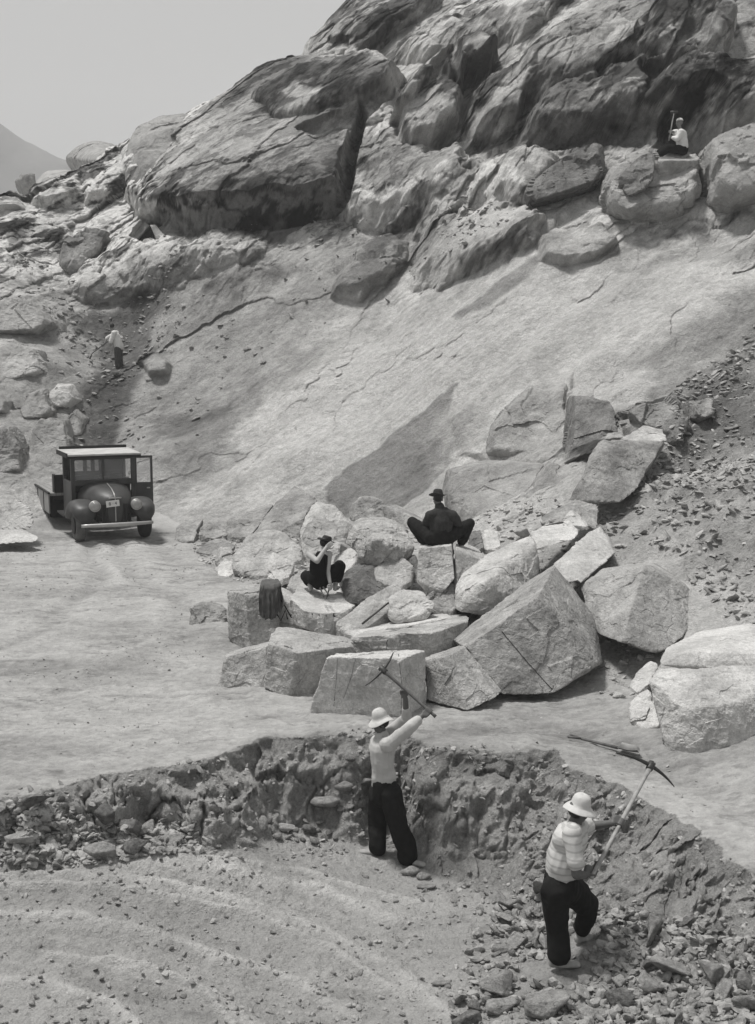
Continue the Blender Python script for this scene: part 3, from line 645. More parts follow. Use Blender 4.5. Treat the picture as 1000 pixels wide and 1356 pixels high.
blk('narrow leaning slab of granite under the long iron bar', [(444,824,16.3),(494,797,16.5),(500,783,16.8),(527,769,17.4),(542,782,17.2),(520,806,16.5),(482,834,16.0),(452,838,16.0),(460,845,16.2)], G_mid, p=30, lvl=5, chips=5, amp=.025, down=.2)
rock('whitish lumpy boulder in the middle of the pile right of the iron bar', [(511,811,16.2),(515,790,16.4),(533,780,16.7),(560,782,16.7),(574,802,16.3),(566,812,16.1),(540,818,16.0),(520,818,16.1),(540,785,17.4),(565,795,17.3)], G_light, p=14, lvl=5, chips=6, amp=.035, down=.1)
blk('wide flat block with pale top and a vertical crack in its front face', [(464,846,15.2),(514,840,15.0),(576,838,15.1),(620,822,15.6),(464,875,15.2),(514,872,15.0),(578,872,15.1),(615,860,15.5),(500,826,16.6),(560,815,17.0),(616,815,16.6),(500,870,16.4),(610,860,16.6)], G_mid, p=50, lvl=6, chips=4, chip=.05, amp=.018)
blk('thin pale slab lying behind the wide flat block', [(455,838,15.9),(478,848,15.6),(566,822,15.9),(562,814,16.6),(520,818,16.9),(470,828,16.6),(600,818,16.3),(590,811,16.9)], G_light, p=40, lvl=5, chips=4, amp=.02, down=.14)
blk('small wedge shaped block with dark left face leaning on the big tilted block', [(563,873,14.15),(588,871,13.9),(617,855,14.35),(566,926,13.95),(618,941,13.55),(657,924,13.75),(664,915,14.1),(575,866,15.0),(612,852,15.1),(570,920,15),(640,915,14.9)], G_mid, p=60, lvl=6, chips=3, chip=.04, amp=.016)
blk('biggest tilted granite block with a straight drill line across its dark face', [(617,856,14.3),(712,789,14.75),(793,880,14.6),(733,917,14.2),(668,921,14.1),(600,848,15.4),(736,750,16.4),(700,766,16.5),(784,808,16.1),(800,878,15.3),(640,900,15.6)], G_dull, p=80, lvl=6, chips=4, chip=.035, amp=.018)
blk('rounded pale block with a mottled corner, between seated man and big tilted block', [(599,784,16.6),(610,760,16.9),(640,738,17.3),(702,708,17.9),(711,722,17.6),(714,765,17.3),(690,790,16.6),(655,822,16.1),(622,817,16.2),(600,808,16.4),(640,772,16.1),(650,742,18.4),(705,715,18.7)], G_light, p=18, lvl=6, chips=5, chip=.09, amp=.03)
# --- the seated man's rock
W3R = blk('upright pale block with chalk marks that the man in the dark hat sits on', [(551,769,17.05),(556,727,17.2),(597,722,17.1),(602,766,16.9),(586,784,16.9),(566,786,17.05),(557,717,18.4),(600,714,18.4),(600,780,18.3),(556,775,18.3)], G_light, p=60, lvl=6, chips=3, chip=.05, amp=.014)
blk('pale slab split off the right side of the seated man\'s block', [(603,727,17.15),(614,722,17.9),(640,735,17.6),(640,743,17.3),(606,766,16.95),(612,800,16.9),(600,805,17.0),(604,716,18.4),(634,726,18.5),(634,800,18)], G_light, p=50, lvl=5, chips=3, chip=.05, amp=.015)
rock('grey stone wedged under the seated man\'s block', [(560,800,16.9),(580,776,17.0),(603,770,17.0),(605,808,16.7),(575,810,16.7),(570,785,17.9),(600,785,17.9)], G_dull, p=24, lvl=5, down=.1)
rock('rough pale boulder with a sunlit cap behind and left of the seated man', [(461,688,20),(463,670,20),(476,657,20.2),(492,655,20.4),(508,665,20.2),(516,690,20),(500,697,19.8),(470,695,19.8),(480,660,21.2),(505,670,21.2)], G_dull, p=14, lvl=5, chips=4, amp=.05)
blk('long thin slab with shadowed underside left of the seated man', [(505,668,19.6),(520,668,19.7),(560,690,18.9),(556,700,18.8),(520,700,19.2),(512,696,19.4),(530,670,20.4),(566,690,19.6)], G_dull, p=36, lvl=5, chips=3, amp=.025)
rock('bulky rough boulder in the middle of the heap left of the seated man', [(460,718,18.6),(463,692,19),(482,684,19.2),(512,688,19),(545,704,18.6),(553,728,18.1),(535,748,17.8),(498,757,17.8),(478,742,18),(500,715,17.6),(520,690,20),(475,690,20)], G_mid, p=14, lvl=6, chips=9, chip=.14, amp=.07, fs=.35)
rock('broken angular boulder below the rough boulder in the middle of the heap', [(490,752,17.9),(502,738,18),(532,735,17.9),(552,752,17.6),(549,768,17.4),(530,777,17.2),(510,775,17.3),(500,765,17.5),(530,745,18.6)], G_mid, p=20, lvl=5, chips=8, amp=.05, down=.1)
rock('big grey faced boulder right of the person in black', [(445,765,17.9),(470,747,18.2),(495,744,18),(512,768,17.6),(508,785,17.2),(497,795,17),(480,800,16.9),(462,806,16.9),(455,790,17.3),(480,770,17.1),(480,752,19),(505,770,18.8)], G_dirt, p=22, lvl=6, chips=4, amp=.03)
rock('pale boulder top behind the knee of the person in black', [(440,760,19),(446,735,19.3),(470,722,19.6),(492,745,19),(478,752,18.4),(452,770,18.3),(470,730,20.4)], G_light, p=14, lvl=5, chips=6, amp=.05)
rock('rounded grey boulder with a dark hollow right behind the head of the worker in black', [(399,712,19.4),(402,696,19.6),(414,687,19.8),(432,686,19.9),(446,694,19.7),(448,708,19.3),(436,722,18.9),(414,728,18.8),(403,722,19),(425,690,21)], G_dull, p=14, lvl=6, chips=3, amp=.05)
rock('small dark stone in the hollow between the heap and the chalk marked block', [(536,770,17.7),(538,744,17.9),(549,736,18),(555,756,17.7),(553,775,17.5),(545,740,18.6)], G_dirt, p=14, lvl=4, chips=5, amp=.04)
# --- back of the pile, left
rock('long low boulder at the foot of the slope with a straight crack, left part', [(298,708,27.4),(302,690,27.8),(328,679,28.3),(362,667,28.6),(338,708,27),(318,712,27),(345,670,29.5)], G_dull, p=26, lvl=5, chips=4, amp=.06, down=.2)
rock('pointed grey boulder at the foot of the slope left of the worker in black', [(336,708,26.9),(364,667,28.2),(390,643,29.2),(420,660,28),(404,682,27),(396,712,26.6),(360,712,26.5),(395,650,30.5)], G_dull, p=44, lvl=5, chips=3, amp=.05, down=.2)
rock('round shouldered boulder behind the worker in black', [(396,712,24.5),(402,684,24.8),(418,661,25.5),(445,668,25),(463,690,24.6),(455,725,24),(425,745,23.5),(400,735,24),(440,670,26.5)], G_mid, p=20, lvl=5, chips=6, amp=.05, down=.3)
rock('broad pale boulder left of the person in black', [(305,752,22.5),(308,730,23),(325,712,23.4),(344,703,23.8),(363,700,23.8),(390,712,23.4),(406,728,22.8),(402,750,22.3),(370,760,21.8),(330,762,22),(360,705,25)], G_mid, p=16, lvl=6, chips=7, amp=.06, down=.2)
rock('small pointed pale stone in front of the broad boulder', [(352,763,21),(362,732,21.4),(388,748,21.3),(384,764,20.9),(368,770,20.7),(372,740,22)], G_light, p=30, lvl=5, chips=3, amp=.03, down=.12)
rock('flat stone behind the hanging cloth', [(380,776,19.2),(392,757,19.8),(412,756,20),(414,775,19),(398,784,18.6),(400,760,20.6)], G_mid, p=20, lvl=5, chips=5, amp=.03, down=.15)
rock('grey boulder with dark face near the front of the lorry, at the track edge', [(231,712,27.6),(233,698,28),(252,688,28.4),(268,688,28.4),(262,704,27.8),(256,716,27.2),(240,716,27.2)], G_dull, p=26, lvl=4, chips=5, amp=.06, down=.2)
rock('low broken rock right of the boulder near the lorry', [(262,708,27.3),(270,690,28),(300,686,28.4),(302,706,27.4),(284,714,27),(290,690,29)], G_dull, p=22, lvl=4, chips=6, amp=.07, down=.2)
rock('flat stone lying in front of the low broken rock', [(258,730,25.6),(274,716,26.2),(296,712,26.4),(312,720,25.8),(300,738,25),(276,734,25.2)], G_dull, p=24, lvl=4, chips=6, amp=.05, down=.15)
rock('upright whitish stone beside the broad pale boulder', [(286,742,24),(290,722,24.4),(304,724,24.3),(312,742,23.8),(300,750,23.5)], G_mid, p=30, lvl=4, chips=4, amp=.03, down=.12)
rock('small round white stone at the edge of the track', [(287,754,22.9),(292,743,23.2),(308,743,23.2),(314,756,22.8),(304,763,22.5),(291,763,22.5)], G_light, p=14, lvl=4, chips=4, amp=.03, down=.05)
# --- right half of the pile
blk('tilted pale slab in front of the man\'s right foot', [(636,722,18.6),(641,703,18.9),(650,702,19),(659,704,18.8),(664,725,18.4),(645,728,18.3),(655,705,19.4)], G_light, p=40, lvl=4, chips=2, amp=.02, down=.1)
rock('dark stone beside the seated man\'s right knee', [(618,724,18.5),(622,705,18.9),(637,702,18.9),(640,724,18.3),(628,730,18.3),(630,706,19.4)], G_dirt, p=26, lvl=4, chips=3, amp=.03, down=.1)
blk('blocky stone with pale top propped above the rounded block', [(701,707,18.2),(719,700,18.7),(757,694,18.4),(764,706,18.1),(760,714,17.9),(709,729,17.8),(706,716,18),(726,692,19.3),(755,690,19.2),(716,722,18.8)], G_light, p=40, lvl=5, chips=3, amp=.025)
rock('small bright wedge of stone between the propped block and the leaning slab', [(746,691,18.6),(757,675,19),(781,692,18.8),(776,697,18.4),(752,695,18.4),(765,682,19.5)], G_light, p=40, lvl=4, chips=2, amp=.02, down=.06)
blk('thin flat slab with dark edge above the small bright wedge', [(712,691,18.9),(714,685,19),(764,660,19.8),(792,661,19.8),(786,668,19.5),(760,672,19.3),(748,690,18.8)], G_dull, p=44, lvl=5, chips=3, amp=.025)
rock('grey stone tucked beneath the right end of the thin flat slab', [(764,690,18.9),(768,666,19.4),(790,664,19.4),(796,684,18.9),(790,702,18.5),(778,696,18.5)], G_dull, p=20, lvl=4, chips=5, amp=.04)
blk('smooth bright slab leaning on the back of the big tilted block', [(722,760,17.2),(735,745,17.3),(784,701,18.3),(796,697,18.5),(806,712,18.2),(814,732,17.8),(796,748,17.3),(770,773,16.7),(740,770,16.9),(795,705,19),(812,735,18.5)], G_light, p=40, lvl=5, chips=3, chip=.05, amp=.016)
blk('bulky grey block with curved under edge right of the big tilted block', [(768,772,16.9),(798,752,17.3),(852,750,16.3),(832,824,15.3),(779,834,16),(895,768,16.5),(929,788,16.7),(926,811,16.3),(905,843,15.5),(873,867,15.1),(822,851,15.1),(870,745,18),(925,795,17.8),(800,760,18)], G_mid, p=44, lvl=6, chips=4, chip=.05, amp=.03)
blk('thick pale slab with shadowed underside at the right edge of the photo', [(871,880,13.6),(882,858,14.2),(926,836,15),(984,826,15),(1060,815,15),(911,862,13.7),(959,866,13.6),(1060,868,13.4),(922,889,13.6),(984,889,13.5),(1060,892,13.3),(950,835,15.8)], G_light, p=26, lvl=6, chips=1, amp=.03, hk=.2)
rock('great rounded boulder with a pale vein in the right foreground of the pile', [(857,897,12.9),(866,887,13.1),(900,887,12.9),(952,884,13.1),(984,888,13.2),(1060,880,13.4),(874,962,12.7),(880,997,12.4),(890,1006,12.35),(928,1010,12.2),(976,990,12.3),(1050,975,12.6),(905,940,12.3),(980,930,12.4),(900,900,14),(1040,900,14.5)], G_light, p=22, lvl=6, chips=1, chip=.05, amp=.04, hk=.22)
rock('small pale stone wedged left of the thick slab', [(833,908,13.9),(846,888,14.2),(862,873,14.6),(871,880,14.3),(860,905,13.7),(845,916,13.6)], G_light, p=30, lvl=4, chips=3, amp=.02, down=.05)
rock('flat pale stone at the left foot of the great rounded boulder', [(834,930,13.5),(857,913,13.6),(869,930,13.2),(875,962,12.9),(850,966,13),(835,950,13.2),(860,920,14.2)], G_light, p=24, lvl=5, chips=4, amp=.03, down=.1)
rock('half buried rock above the thick slab', [(908,836,15.8),(937,810,16.3),(985,806,16.2),(1050,800,16),(1050,830,15.3),(950,834,15.3),(1000,800,17.2)], G_mid, p=18, lvl=5, chips=5, amp=.05, down=.2)
# --- ledge behind, on the slope
E = dict(y0=12)
hrock('grey bedrock face right of the pale ledge', [(726,612),(776,622),(770,640),(745,668),(714,688),(694,680),(690,655)], .6, G_dull, name='bedrock_ledge', inner=.7, p=30, lvl=5, amp=.06, **E)
blk('square shouldered grey block with a flat top perched on the slope above the thin slab', [(792,586,20.4),(812,582,21),(880,585,20.8),(858,622,20),(843,648,19.5),(816,670,19.2),(792,664,19.4),(752,664,19.9),(780,634,20),(796,600,20.0),(830,580,22),(880,590,22)], G_dull, p=36, lvl=6, chips=5, amp=.05)
blk('flat capstone lying on the perched block', [(820,582,21.2),(852,563,21.8),(878,568,21.8),(884,583,21),(850,588,20.8),(870,575,22.4)], G_mid, p=34, lvl=5, chips=4, amp=.04)
hrock('small dark sided rock at the top of the scree', [(910,536),(930,528),(948,525),(944,552),(925,560),(914,554)], .5, H_mid, p=34, lvl=4, chips=5, amp=.05, **E)
rock('grey stone against the left edge of the photo, topmost of three by the lorry', [(-30,670,27.4),(-10,655,27.8),(20,656,27.6),(44,676,27.1),(47,692,26.9),(38,704,26.6),(-20,704,26.8),(10,660,29)], G_mid, p=18, lvl=5, chips=5, amp=.05)
rock('flat pale slab at the bottom left of the lorry, against the edge of the photo', [(-30,708,26.2),(-20,701,26.6),(30,701,26.6),(52,710,26.1),(48,718,25.8),(-20,722,25.7),(20,703,27.4)], G_light, p=30, lvl=4, chips=5, amp=.04)
# --- the upper slope
hrock('leaning boulder with a dark lower side on the left slope', [(76,350),(82,325),(110,302),(140,305),(148,318),(130,350),(100,378),(80,375)], 1.1, H_mid, y0=30, inner=.65, deep=2, p=18, lvl=5, chips=4, amp=.15, fs=1.2)
hrock('lens shaped split boulder with a dark sliced face', [(686,276),(694,258),(725,226),(780,206),(797,206),(798,238),(785,256),(745,272),(700,284)], 1.5, G_dirt, y0=28, inner=.75, deep=2, p=34, lvl=6, chips=2, amp=.10, fs=1)
hrock('hollowed boulder with a dark cleft below the sitting workman', [(790,290),(788,262),(800,232),(850,216),(920,214),(924,250),(918,285),(880,300),(820,306)], 1.8, H_pale, y0=28, inner=.72, deep=2, p=24, lvl=6, chips=6, amp=.2, fs=1)
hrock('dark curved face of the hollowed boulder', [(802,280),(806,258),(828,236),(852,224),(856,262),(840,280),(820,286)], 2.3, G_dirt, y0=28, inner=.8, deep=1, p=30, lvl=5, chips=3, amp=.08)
hrock('large smooth boulder at the right edge of the photo beside the sitting workman', [(922,250),(920,205),(945,186),(985,172),(1060,160),(1060,270),(985,285),(950,298),(930,285)], 2.2, H_pale, y0=26, inner=.68, deep=3, p=14, lvl=6, chips=4, amp=.2, fs=1.4)
# shelter under a tilted rock
hrock('rubble blocks in the mouth of the small hollow', [(188,330),(192,320),(200,318),(208,328),(204,334)], .4, H_pale, y0=30, deep=.6, p=20, lvl=4, amp=.08)

hrock('smooth pale ledge of cut bedrock directly behind the seated man', [(592,622),(640,609),(724,612),(712,640),(695,662),(684,694),(640,704),(596,694),(585,650)], .9, H_pale, name='bedrock_ledge', inner=.82, p=40, lvl=6, chips=2, amp=.05, fs=.8, bed=False, hk=.25, y0=12)
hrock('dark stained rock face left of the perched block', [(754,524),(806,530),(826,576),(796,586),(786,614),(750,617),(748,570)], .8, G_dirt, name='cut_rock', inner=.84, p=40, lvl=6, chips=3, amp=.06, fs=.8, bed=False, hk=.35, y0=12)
hrock('jagged broken rock above the capstone', [(816,548),(836,538),(862,540),(880,524),(900,536),(906,562),(893,582),(868,570),(840,570)], .8, H_mid, inner=.7, p=40, lvl=6, chips=9, chip=.14, amp=.10, fs=.5, bed=False, y0=12)
hrock('pale broken face at the edge of the smooth slab left of the stained face', [(700,512),(752,506),(752,560),(744,606),(700,604),(640,606),(655,560)], .45, H_pale, name='cut_rock', inner=.82, p=34, lvl=6, chips=4, amp=.10, fs=.8, bed=False, hk=.4, y0=12)

Q_ = dict(bed=False, hk=.3, name='boulder')
hrock('broad domed boulder on the left skyline', [(84,208),(98,193),(124,185),(150,189),(164,203),(150,216),(110,220),(88,216)], 1.2, G_dull, y0=40, inner=.55, deep=3, p=10, lvl=6, chips=2, amp=.10, **Q_)
hrock('smooth pale boulder below the domed boulder on the left skyline', [(46,240),(58,226),(90,222),(114,238),(108,262),(75,270),(50,262)], 1.1, G_mid, y0=40, inner=.6, deep=3, p=10, lvl=6, chips=2, amp=.10, **Q_)
hrock('squarish rock standing on the left skyline', [(20,240),(28,230),(46,230),(48,250),(30,258)], .8, G_dull, y0=40, deep=2, p=24, lvl=5, amp=.1, **Q_)
hrock('flat pale slab on the left slope above a dark gap', [(-40,404),(30,402),(62,416),(76,432),(52,444),(0,446),(-40,440)], 1.1, H_pale, y0=30, inner=.75, deep=2, p=40, lvl=6, chips=3, amp=.07, **Q_)
hrock('angular pale stone jutting out of the left slope', [(62,526),(76,508),(98,508),(108,530),(92,546),(72,544)], .9, G_light, y0=25, deep=1, p=36, lvl=5, amp=.04, **Q_)
hrock('triangular boulder left of the jutting stone', [(26,546),(42,518),(62,514),(76,545),(60,558),(34,558)], .7, H_pale, y0=25, inner=.7, deep=1, p=36, lvl=5, amp=.06, **Q_)
hrock('tall pale fluted rock above the flatbed of the lorry', [(38,622),(44,566),(58,552),(92,556),(98,600),(88,628)], .8, H_pale, y0=25, inner=.85, deep=1, p=30, lvl=6, amp=.06, bed=True, hk=.3, name='boulder')
hrock('small dark block at the left edge above the triangular boulder', [(-30,530),(4,522),(16,532),(14,550),(-30,554)], .8, H_mid, y0=25, deep=1, p=36, lvl=5, amp=.05, **Q_)
hrock('broken grey block right of the jutting stone', [(92,552),(100,540),(116,552),(112,580),(96,588)], .6, H_mid, y0=25, deep=1, p=30, lvl=5, amp=.06, **Q_)
hrock('pale block stepping down the left slope below the flat slab', [(-30,466),(20,456),(58,464),(66,496),(30,512),(-30,506)], .9, H_pale, y0=25, inner=.7, deep=2, p=30, lvl=6, chips=5, amp=.08, **Q_)
hrock('dark crumbling rock above the lorry cab at the left', [(-30,572),(20,566),(36,590),(34,628),(-30,640)], .8, H_mid, y0=25, inner=.75, deep=1, p=24, lvl=6, chips=7, amp=.12, **Q_)

_g = rockmat('bluff_rock', A_(178), A_(140), scale=.5, speck=.12, bump=1.0, grain=30, bscale=2.2)
rock('pale rounded bluff on the skyline left of the huge dark outcrop', [(168,262,50.5),(164,205,51.5),(178,166,53),(215,153,54.5),(262,150,55),(296,147,54.5),(300,175,51.5),(262,196,50.5),(215,262,49.2),(190,290,49),(220,165,50.8),(185,180,51),(230,160,59),(290,152,59),(180,200,58),(250,260,58)], _g, p=16, lvl=6, chips=3, amp=.22, fs=2.2, hew=1.6, hk=.35, cat='bluff', name='bluff')
hrock('left leaning slab over the small dark hollow on the left slope', [(158,326),(174,308),(196,299),(202,303),(188,316),(178,332)], .9, H_pale, y0=30, inner=.8, deep=.4, p=40, lvl=5, chips=2, amp=.04, **Q_)
hrock('right leaning slab over the small dark hollow on the left slope', [(199,301),(208,303),(224,320),(226,332),(214,332),(206,316)], .9, H_mid, y0=30, inner=.8, deep=.4, p=40, lvl=5, chips=2, amp=.04, **Q_)
hrock('rock coloured dark as shade at the back of the small hollow', [(176,334),(186,314),(200,303),(214,318),(220,334)], .15, rockmat('hollow_shade_rock', .02, .01), y0=30, inner=.8, deep=.4, p=30, lvl=5, chips=2, amp=.04, **Q_)  # near-black colour stands in for the deep shade inside the hollow
hrock('pale rubble block in the mouth of the small hollow', [(188,332),(192,320),(200,316),(210,328),(206,336)], .5, G_mid, y0=30, inner=.7, deep=.4, p=30, lvl=5, chips=4, amp=.05, **Q_)
# ================================================================== loose stones
S_mats = [G_mid, G_dull, rockmat('rubble_stone', A_(176), A_(130), scale=4, speck=.2, bump=.6, grain=40, bscale=14), rockmat('rubble_stone_dark', A_(140), A_(95), scale=4, speck=.2, bump=.6, grain=40, bscale=14)]
STONES = []
R5 = np.random.default_rng(11)
for k in range(12):
    e = np.array([1, R5.uniform(.6, 1), R5.uniform(.45, .8)])
    P = R5.normal(size=(9 if k < 8 else 22, 3)); P /= np.linalg.norm(P, axis=1)[:, None]; P *= e
    me, org = rock_mesh('stone', P, p=40 if k < 8 else 10, lvl=4 if k < 8 else 3, chips=5, amp=.10, fs=.7, fine=.03, seed=k)
    V = np.array([v.co[:] for v in me.vertices]); V -= V.mean(0)
    me.vertices.foreach_set('co', V.astype(np.float32).ravel()); me.update(); STONES.append(me)
SM = {}
FEET = [tuple(hit(*p)[:2]) for p in ((499,1134),(540,1144),(485,1134),(555,1150),(736,1290),(755,1292),(772,1247),(720,1290),(158,487))]
def stone_mesh(k, mi):
    if (k, mi) not in SM:
        m = STONES[k].copy(); m.materials.clear(); m.materials.append(S_mats[mi]); SM[(k, mi)] = m
    return SM[(k, mi)]
def in_poly(px, py, poly):
    c = False; n = len(poly)
    for i in range(n):
        a = poly[i]; b = poly[(i+1) % n]
        if (a[1] > py) != (b[1] > py) and px < (b[0]-a[0])*(py-a[1])/(b[1]-a[1])+a[0]: c = not c
    return c
def scatter(n, poly, rmin, rmax, label, group, seed, mats=(1, 2, 3), round_=False, flat=1.0, sink=.3, pw=2.0, dens=None):
    R = np.random.default_rng(seed); X0, X1 = min(p[0] for p in poly), max(p[0] for p in poly); Y0, Y1 = min(p[1] for p in poly), max(p[1] for p in poly)
    placed = []; tries = 0
    while len(placed) < n and tries < n*60:
        tries += 1
        px, py = R.uniform(X0, X1), R.uniform(Y0, Y1)
        if not in_poly(px, py, poly): continue
        if dens and R.random() > dens(px, py): continue
        r = rmin+(rmax-rmin)*R.random()**pw
        if 545 < px < 600 and 635 < py < 700: continue
        q = hit(px, py)
        if any(np.hypot(q[0]-a[0], q[1]-a[1]) < .72*(r+a[2]) for a in placed): continue
        placed.append((q[0], q[1], r))
        if any(np.hypot(q[0]-a, q[1]-b_) < .30+r for a, b_ in FEET): continue
        k = int(R.integers(8, 12)) if round_ else int(R.integers(0, 8))
        o = bpy.data.objects.new('stone', stone_mesh(k, int(R.choice(mats)))); COL.objects.link(o)
        sp = surf_p(q[0], q[1]); o.location = (sp[0], sp[1], sp[2] + r*(.5-sink)); o.scale = (r, r*R.uniform(.75, 1.1), r*R.uniform(.7, 1)*flat)
        o.rotation_euler = (R.normal()*.35, R.normal()*.35, R.uniform(0, 6.28)); tag(o, label, 'stone', group)
    return placed
def one(px, py, r, k, mi, label, sc=(1, 1, .8), rot=(0, 0, 0), sink=.25, group=None):
    q = hit(px, py); o = bpy.data.objects.new('stone', stone_mesh(k, mi)); COL.objects.link(o)
    o.location = (q[0], q[1], surf_z(q[0], q[1])+r*(.5-sink)); o.scale = (r*sc[0], r*sc[1], r*sc[2]); o.rotation_euler = rot
    tag(o, label, 'stone', group); return o
one(26, 1118, .16, 1, 0, 'pale angular stone at the left edge of the photo in the dark rubble', (1.1, .8, .7))
one(172, 1108, .19, 3, 3, 'biggest dark stone in the rubble under the left bank', (1.2, .9, .8))
one(228, 1122, .17, 5, 2, 'grey stone at the right end of the rubble under the left bank', (1.1, .8, .75))
one(180, 1056, .10, 2, 0, 'pale stone stuck halfway up the left bank', (1.1, .8, .7))
one(290, 1102, .09, 9, 0, 'small whitish oval stone lying alone below the bank', (1.2, .8, .6))
one(376, 1082, .12, 4, 0, 'flat whitish triangular stone leaning on the cobbles left of the man swinging a pickaxe', (1.1, .8, .5), (.5, .2, .3))
one(457, 1074, .14, 9, 1, 'round cobble high in the bank left of the man swinging a pickaxe', (1, .9, .85))
one(476, 1063, .14, 10, 2, 'oval cobble close behind the legs of the man swinging a pickaxe', (1.25, .8, .7))
one(433, 1064, .18, 8, 2, 'large rounded cobble embedded in the bank above the other cobbles', (1.25, .8, .85))
one(545, 1158, .13, 9, 2, 'rounded stone by the right foot of the man swinging a pickaxe', (1, .9, .9))
one(560, 1164, .11, 10, 2, 'second rounded stone by the foot of the man swinging a pickaxe', (.9, .9, 1))
one(566, 1178, .10, 8, 1, 'flat oval stone just below the two rounded stones', (1.4, .8, .6))
one(664, 1262, .12, 4, 1, 'pale stone on the pit floor left of the bending man\'s foot', (1.2, .8, .7))
one(585, 1307, .09, 9, 1, 'small oval stone near the bottom edge, in the middle', (1.2, .8, .6))
one(742, 1140, .10, 3, 1, 'stone lying close behind the bending man\'s back', (1, .8, .7))
scatter(68, [(0,1075),(70,1068),(120,1085),(260,1095),(250,1132),(120,1142),(0,1142)], .06, .20, 'angular grey stone in the rubble heap at the foot of the left bank', 'rubble under the left bank', 1, mats=(2, 3, 3), sink=.15, pw=1.2, dens=lambda x, y: 1 if y > 1095 or x < 110 else .3)
scatter(36, [(340,1085),(400,1060),(440,1040),(490,1030),(492,1120),(430,1118),(370,1105)], .05, .13, 'grey cobble embedded in the bank left of the man swinging a pickaxe', 'cobbles in the bank', 2, mats=(2, 2, 3), round_=True, sink=.2)
scatter(16, [(545,1150),(620,1160),(680,1210),(660,1260),(590,1215),(545,1180)], .04, .12, 'grey stone on the pit floor between the two pickaxe men', 'stones between the two men', 3, mats=(2, 2, 1), sink=.35)
scatter(96, [(660,1195),(720,1180),(820,1195),(900,1215),(990,1225),(1000,1356),(620,1356),(560,1345),(680,1280)], .08, .34, 'broken stone in the rubble field at the bottom right', 'rubble field bottom right', 4, mats=(1, 2, 2, 3), sink=.15, pw=1.5, dens=lambda x, y: min(1, .15+(x-620)/260))
scatter(34, [(860,560),(985,470),(985,640),(900,680),(850,730),(800,745),(780,700),(850,680),(860,620)], .06, .22, 'flat grey stone in the scree on the right slope', 'scree on the right slope', 5, mats=(1, 2, 2), sink=.3, flat=.6)
scatter(42, [(240,705),(330,700),(450,690),(540,690),(640,735),(700,720),(800,690),(840,760),(800,790),(720,770),(600,820),(480,845),(400,800),(330,775),(270,745)], .08, .30, 'broken grey stone filling the gaps between the heaped blocks', 'stones between the heaped blocks', 6, mats=(0, 1, 1, 2), sink=.05)
def stuff_stones(name, label, n, poly, rmin, rmax, seed, mat, flat=1.0, sink=.3, lvl=2, pw=2.5, dens=None, y0=5.0):
    """uncountable small stones as one object"""
    R = np.random.default_rng(seed); X0, X1 = min(p[0] for p in poly), max(p[0] for p in poly); Y0, Y1 = min(p[1] for p in poly), max(p[1] for p in poly)
    # sample on the ground plan
    W = np.array([hit(a, b, y0)[:2] for a, b in poly]); lo = W.min(0); hi = W.max(0)
    base = []
    for k in range(8):
        V, F = ico(lvl); P = R.normal(size=(9, 3)); P /= np.linalg.norm(P, axis=1)[:, None]; P *= np.array([1, .8, .65])
        N, D, c, HV = hull_planes(P); T = np.clip(V@N.T/D, 0, None); M = T.max(1)[:, None]; t = 1/(M[:, 0]*((T/M)**30).sum(1)**(1/30)); base.append(V*t[:, None])
    xs = R.uniform(lo[0], hi[0], n*4); ys = R.uniform(lo[1], hi[1], n*4); ok = poly_sd(xs, ys, W) < 0
    if dens is not None: ok &= R.random(n*4) < dens(xs, ys)
    for a, b_ in FEET: ok &= np.hypot(xs-a, ys-b_) > .2
    xs = xs[ok][:n]; ys = ys[ok][:n]; Vs = []; Fs = []; off = 0; F = ico(lvl)[1]
    for x, y in zip(xs, ys):
        r = rmin+(rmax-rmin)*R.random()**pw; b = base[R.integers(8)]*np.array([r, r*R.uniform(.7, 1.1), r*flat*R.uniform(.6, 1)])
        a = R.uniform(0, 6.28); ca, sa = cos(a), sin(a); tl = R.normal()*.4
        v = np.stack([b[:, 0]*ca-b[:, 1]*sa, b[:, 0]*sa+b[:, 1]*ca, b[:, 2]+b[:, 0]*tl], 1) + surf_p(x, y) + np.array([0, 0, r*flat*(.5-sink)])
        Vs.append(v); Fs.append(F+off); off += len(v)
    o = obj(name, mesh_np(name, np.concatenate(Vs), np.concatenate(Fs), smooth=False), mat); tag(o, label, 'gravel' if 'gravel' in name else 'loose stones', kind='stuff')
S_all = rockmat('small_stones', A_(178), A_(115), scale=6, stain=.5, speck=.15, bump=.3, grain=50, bscale=18)
S_lit = rockmat('small_pale_stones', A_(190), A_(140), scale=3, speck=.15, bump=.3, grain=50, bscale=18)
stuff_stones('gravel', 'small stones and clods strewn over the floor of the pit', 2600, [(-120,1140),(260,1128),(500,1118),(640,1165),(740,1185),(900,1215),(1060,1250),(1100,1420),(-150,1420)], .008, .05, 21, S_all, dens=lambda x, y: .25+.75*np.clip(fbm(np.stack([x*1.2, y*1.2, x*0], 1), 3, 5)*2.2+.2+.12*x, 0, 1))
stuff_stones('rubble_fill', 'small broken stones filling the rubble field at the bottom right', 3200, [(640,1200),(720,1180),(820,1190),(900,1208),(1060,1235),(1100,1420),(640,1420),(590,1345)], .015, .11, 22, S_all, dens=lambda x, y: np.clip(.2+(x-.8)/2.2, 0, 1))
stuff_stones('bank_rubble', 'small stones and clods sticking out of the earth bank', 3600, [(-120,1072),(100,1036),(290,1004),(400,980),(480,972),(600,990),(700,994),(800,1030),(900,1092),(1040,1175),(1060,1260),(900,1212),(740,1180),(620,1165),(500,1125),(250,1135),(-120,1145)], .010, .065, 23, S_all, sink=.40, dens=lambda x, y: .25+.75*np.clip(fbm(np.stack([x*1.6, y*1.6, x*0], 1), 3, 8)*2.4+.35, 0, 1))
